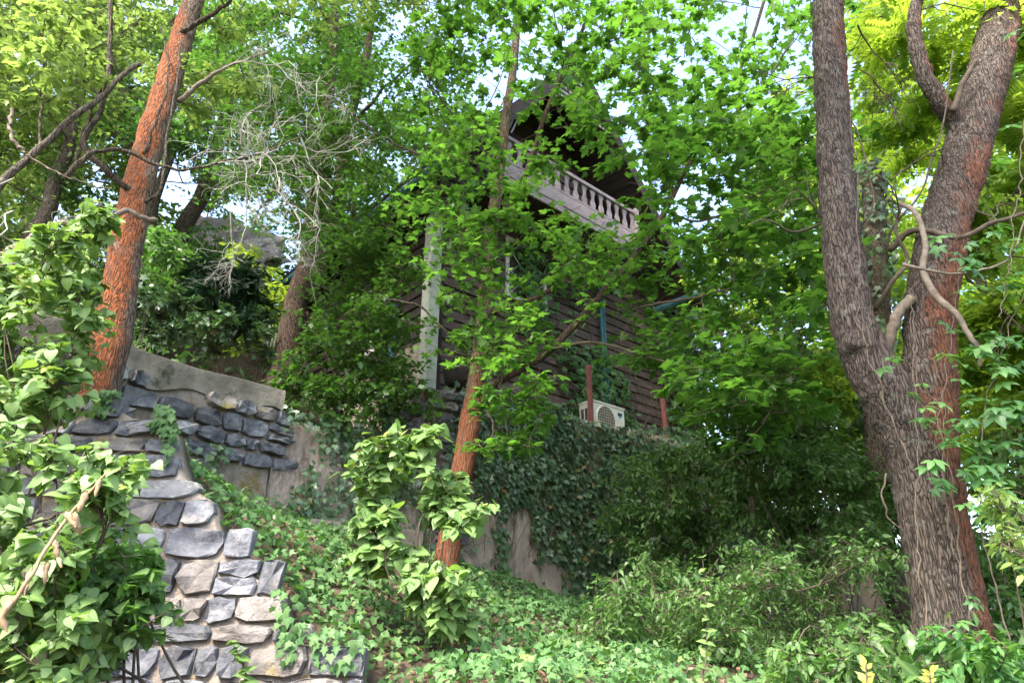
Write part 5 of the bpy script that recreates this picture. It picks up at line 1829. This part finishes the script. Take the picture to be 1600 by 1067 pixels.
# ================================================================== IVY AND GROUND COVER
gi = np.random.default_rng(95)
iv = empty('wall_ivy', twE(1.5, 2.2, .05), 'glossy dark ivy curtain covering the tall plaster wall', 'ivy')
lv, ts = Leaves(), TubeSet()
n = 26000
s = gi.uniform(0.25, LE + .4, n)
t_ = gi.uniform(1.2, 4.75, n)
top = topE(s)
dens = fbm(np.stack([s * 1.3, t_ * .45, s * 0 + 3], -1), 4)
streak = fbm(np.stack([s * 5, t_ * .5, s * 0 + 9], -1), 3)
rel = (t_ - 1.9) / (top - 1.9)
sw = s + (fbm(np.stack([s * 1.5, t_ * 1.5, s * 0 + 21], -1), 3) - .45) * 2.0
bare = np.clip(1.6 - np.abs(sw - 1.5) / .9, 0, 1) * np.clip((0.62 - rel) / .2, 0, 1)
keep = (t_ < top + np.where((s > 2.5) & (s < 4.3), .0, .16)) & (gi.random(n) < 1.25 - bare * (.5 + 1.0 * np.clip((streak - .33) * 6, 0, 1)))
keep &= ~((s < .75) & (gi.random(n) < .8 - .0 * s))
keep &= gi.random(n) < np.clip(.35 + (dens - .3) * 3.0, .25, 1)
s, t_ = s[keep], t_[keep]
K = len(s)
bulge = .05 + .16 * np.clip(fbm(np.stack([s * 2.5, t_ * 2.5, s * 0], -1), 3) - .25, 0, 1) + np.clip((s - 3.6) / 3, 0, .5)
pos = twE(s, t_, gi.random(K) * bulge + .02)
nE = twE(0, 0, 1) - twE(0, 0, 0)
nm = nE + gi.normal(0, .33, (K, 3)) + np.array([0, 0, .45])
ax = np.stack([gi.normal(0, .45, K), gi.normal(0, .45, K), -np.ones(K)], 1) + nE * .25
lv.add(pos, ax, nm, gi.uniform(.06, .115, K))
for k in range(60):
    s0 = gi.uniform(.4, LE - .3)
    pts = [twE(s0 + gi.normal(0, .05) * j, topE(np.array([s0]))[0] - j * .42, .03) for j in range(6)]
    ts.add(smooth_path(np.array(pts), 16, .015, gi), np.linspace(.006, .003, 16), 4)
ts.build('stems', M['vine'], iv)
lv.build(iv, L_IVY, M['ivy'], 300, seed=95)

# creeper on the facade
fv = empty('facade_creeper', H(4.2, -.1, HB), 'leafy creeper climbing the dark boarded facade around the blue pipe', 'vine')
lv, ts = Leaves(), TubeSet()
gf_ = np.random.default_rng(96)
n = 6500
u_ = gf_.uniform(1.8, 7.6, n)
zz = gf_.uniform(HB - .1, CZ + 6.8, n)
dn = fbm(np.stack([u_ * 1.1, zz * .7, u_ * 0 + 5], -1), 4)
keep = gf_.random(n) < np.clip((dn - .47) * 5 + (.42 * (np.abs(u_ - 3.4) < .85) * (zz > CZ + 4.4)) + .25 * (u_ > 4.9) + .1 * (zz > CZ + 5.8), 0, .8)
u_, zz = u_[keep], zz[keep]
K = len(u_)
lv.add(np.array([H(a_, -.08 - gf_.random() ** 2 * .3, b_) for a_, b_ in zip(u_, zz)]), np.stack([gf_.normal(0, .5, K), gf_.normal(-.5, .3, K), -.8 * np.ones(K)], 1), -V + gf_.normal(0, .35, (K, 3)) + np.array([0, 0, .8]), gf_.uniform(.065, .115, K))
for k in range(26):
    u0 = gf_.uniform(3.0, 7.2)
    pts = [H(u0 + gf_.normal(0, .12) * j ** .7, -.1, HB - .1 + j * .5) for j in range(int(gf_.integers(4, 8)))]
    ts.add(smooth_path(np.array(pts), 18, .03, gf_), np.linspace(.01, .004, 18), 4)
ts.build('stems', M['vine'], fv)
lv.build(fv, L_CREEP, M['creeper'], 200, seed=96, tint=(.1, .9))

# hanging ivy on the plaster wall, the black stone wall and the bank
hv = empty('hanging_ivy', (-2.2, 6.6, 3.0), 'ivy trailing down over the crumbling plaster wall and the bank in the shade', 'ivy')
lv = Leaves()
n = 4200
s = gi.uniform(-1.3, LC, n)
t_ = gi.uniform(2.3, 3.75, n)
dn = fbm(np.stack([s * 2.2, t_ * 1.2, s * 0 + 1], -1), 4)
kp = gi.random(n) < np.clip((dn - .4) * 6 + .35 * (t_ > 3.35), 0, .95)
s, t_ = s[kp], t_[kp]
K = len(s)
pos = np.where((s > 0)[:, None], twC(s, t_, gi.random(K) * .14 + .03), twA(LA + s, t_ + 0.0, gi.random(K) * .12 + .06))
ok = ~((s < -.1) & (t_ > 3.2))
pos = pos[ok]
K = len(pos)
nC = twC(0, 0, 1) - twC(0, 0, 0)
lv.add(pos, np.stack([gi.normal(0, .5, K), gi.normal(0, .4, K), -np.ones(K)], 1) + nC * .3, nC + gi.normal(0, .35, (K, 3)) + np.array([0, 0, .5]), gi.uniform(.05, .085, K))
lv.build(hv, L_IVY, M['ivy'], 200, seed=97, tint=(.35, 1.0))

ev = empty('edge_ivy', twB(3, 2.0, .05), 'tufts of ivy spilling over the stepped top of the sunlit stone wall', 'ivy')
lv = Leaves()
n = 1500
s = gi.uniform(topB[0, 0] + 1.6, LB + .2, n)
cl_ = fbm(np.stack([s * 3.5, s * 0, s * 0 + 4], -1), 3)
kp = gi.random(n) < np.clip((cl_ - .5) * 9, 0, 1) * np.where(s > LB - .75, .25, 1.0)
s, cl_ = s[kp], cl_[kp]
n = len(s)
hang = gi.random(n) ** 1.6 * np.clip((cl_ - .3) * .8, .03, .2)
pos = twB(s, topB_fn(s) + .05 - hang, gi.uniform(.04, .12, n))
nB = twB(0, 0, 1) - twB(0, 0, 0)
lv.add(pos, np.stack([gi.normal(0, .6, n), gi.normal(-.3, .3, n), -np.ones(n)], 1), nB + gi.normal(0, .35, (n, 3)) + np.array([0, 0, .7]), gi.uniform(.035, .065, n))
lv.build(ev, L_IVY, M['groundivy'], 150, seed=94)


def ground_leaves(n, box, keepf, size, hgt, g, tilt=.4):
    x = g.uniform(box[0], box[1], n)
    y = g.uniform(box[2], box[3], n)
    k = keepf(x, y)
    x, y = x[k], y[k]
    z_ = ground_z(x, y)
    e = .05
    gxv = (ground_z(x + e, y) - z_) / e
    gyv = (ground_z(x, y + e) - z_) / e
    nm = np.stack([-np.clip(gxv, -1.5, 1.5), -np.clip(gyv, -1.5, 1.5), np.ones_like(x)], 1)
    nm /= np.linalg.norm(nm, axis=1)[:, None]
    K = len(x)
    hv_ = hgt * (.3 + 2.2 * np.clip(fbm(np.stack([x * 2.3, y * 2.3, x * 0 + 6], -1), 3) - .25, 0, 1))
    p = np.stack([x, y, z_], 1) + nm * (g.random(K) ** .7 * hv_)[:, None] + Z * .015
    ax = g.normal(0, 1, (K, 3)) + np.array([0, -.6, -.3])
    return p, ax, nm + g.normal(0, tilt, (K, 3)) + np.array([0, -.25, 0]), g.uniform(*size, K)


def bank_keep(x, y):
    d = wall_dist(x, y)
    db = y - (BL[0, 1] + (x - BL[0, 0]) * (BL[1, 1] - BL[0, 1]) / (BL[1, 0] - BL[0, 0]))
    tb = topB_fn(x - BL[0, 0])
    inb = ((x > -1.0) & ((y > 4.3) | (x > -.35))) | (db > BATTER * (tb - 1.3) + .12)
    nz = fbm(np.stack([x * 1.6, y * 1.6, x * 0 + 2], -1), 4)
    return (d < -.05) & inb & (y > 3.0) & (gi.random(len(x)) < np.clip((nz - .3) * 7, .25, 1))


lv = Leaves()
lv.add(*ground_leaves(44000, (-3.3, 3.2, 2.9, 10.5), bank_keep, (.028, .072), .13, gi))
gt = empty('ground_ivy', (0, 5, 1.7))
gt_mesh = lv.build(gt, L_IVY, M['groundivy'], 0, name='ivy_carpet', seed=98)
w = gt_mesh
w.parent = None
w.location = gt.location
bpy.data.objects.remove(gt)
tag(w, 'ivy ground cover on the bank below the walls', 'ivy', kind='stuff')

# leaf litter
lv = Leaves()
lv.add(*ground_leaves(9000, (-3.4, .3, 2.2, 4.4), lambda x, y: (y < 4.2) & (fbm(np.stack([x * 1.5, y * 1.5, x * 0 + 8], -1), 3) > .3), (.03, .075), .03, gi, .5))
lv.add(*ground_leaves(5000, (-3.0, 4.0, 4.4, 11), lambda x, y: wall_dist(x, y) < -.05, (.04, .08), .04, gi, .5))
gt = empty('litter', (0, 4, 1.5))
w = lv.build(gt, L_OVATE, M['deadleaf'], 0, name='leaf_litter', seed=99)
w.parent = None
w.location = gt.location
bpy.data.objects.remove(gt)
tag(w, 'dry brown fallen leaves on the soil', 'leaf litter', kind='stuff')

# upper slope and right hillside cover
lv = Leaves()
lv.add(*ground_leaves(22000, (-13, 12, 5, 20), lambda x, y: (wall_dist(x, y) > .5) & ~((((x - C0[0]) * U[0] + (y - C0[1]) * U[1]) > -.1) & (((x - C0[0]) * V[0] + (y - C0[1]) * V[1]) > -.9) & (((x - C0[0]) * U[0] + (y - C0[1]) * U[1]) < 7.6)), (.1, .2), .35, gi, .5))
lv.add(*ground_leaves(16000, (2.0, 16, 2.5, 14), lambda x, y: wall_dist(x, y) < -.3, (.08, .16), .4, gi, .5))
gt = empty('cover', (0, 9, 4))
w = lv.build(gt, L_OVATE, M['shrub'], 0, name='undergrowth', seed=100)
w.parent = None
w.location = gt.location
bpy.data.objects.remove(gt)
tag(w, 'green undergrowth on the hillside', 'undergrowth', kind='stuff')

# pale rock outcrops on the slope
for k, (x, y, d, r, lab) in enumerate(((335, 400, 13.5, 1.0, 'pale pinkish rock outcrop on the slope behind the rust-red trunk'),)):
    c = P(x, y, d)
    me = bpy.data.meshes.new('rock')
    bm = bmesh.new()
    bmesh.ops.create_icosphere(bm, subdivisions=5, radius=1)
    for vtx in bm.verts:
        q = np.array(vtx.co)
        nn = fbm(q[None] * 1.7 + k * 5, 4)[0] + .5 * abs(fbm(q[None] * 4.0 + k, 3)[0] - .45)
        rid = abs(fbm(np.array([[q[0] * 5, q[1] * 5, q[2] * 1.2]]), 3)[0] - .45)
        vtx.co = Vector(q * np.array([1.5, .8, .8]) * r * (.3 + 1.0 * nn + 1.2 * rid))
    bm.to_mesh(me)
    bm.free()
    me.materials.append(M['rock'])
    o = bpy.data.objects.new('rock_outcrop', me)
    COL.objects.link(o)
    o.location = Vector(c)
    tag(o, lab, 'rock')
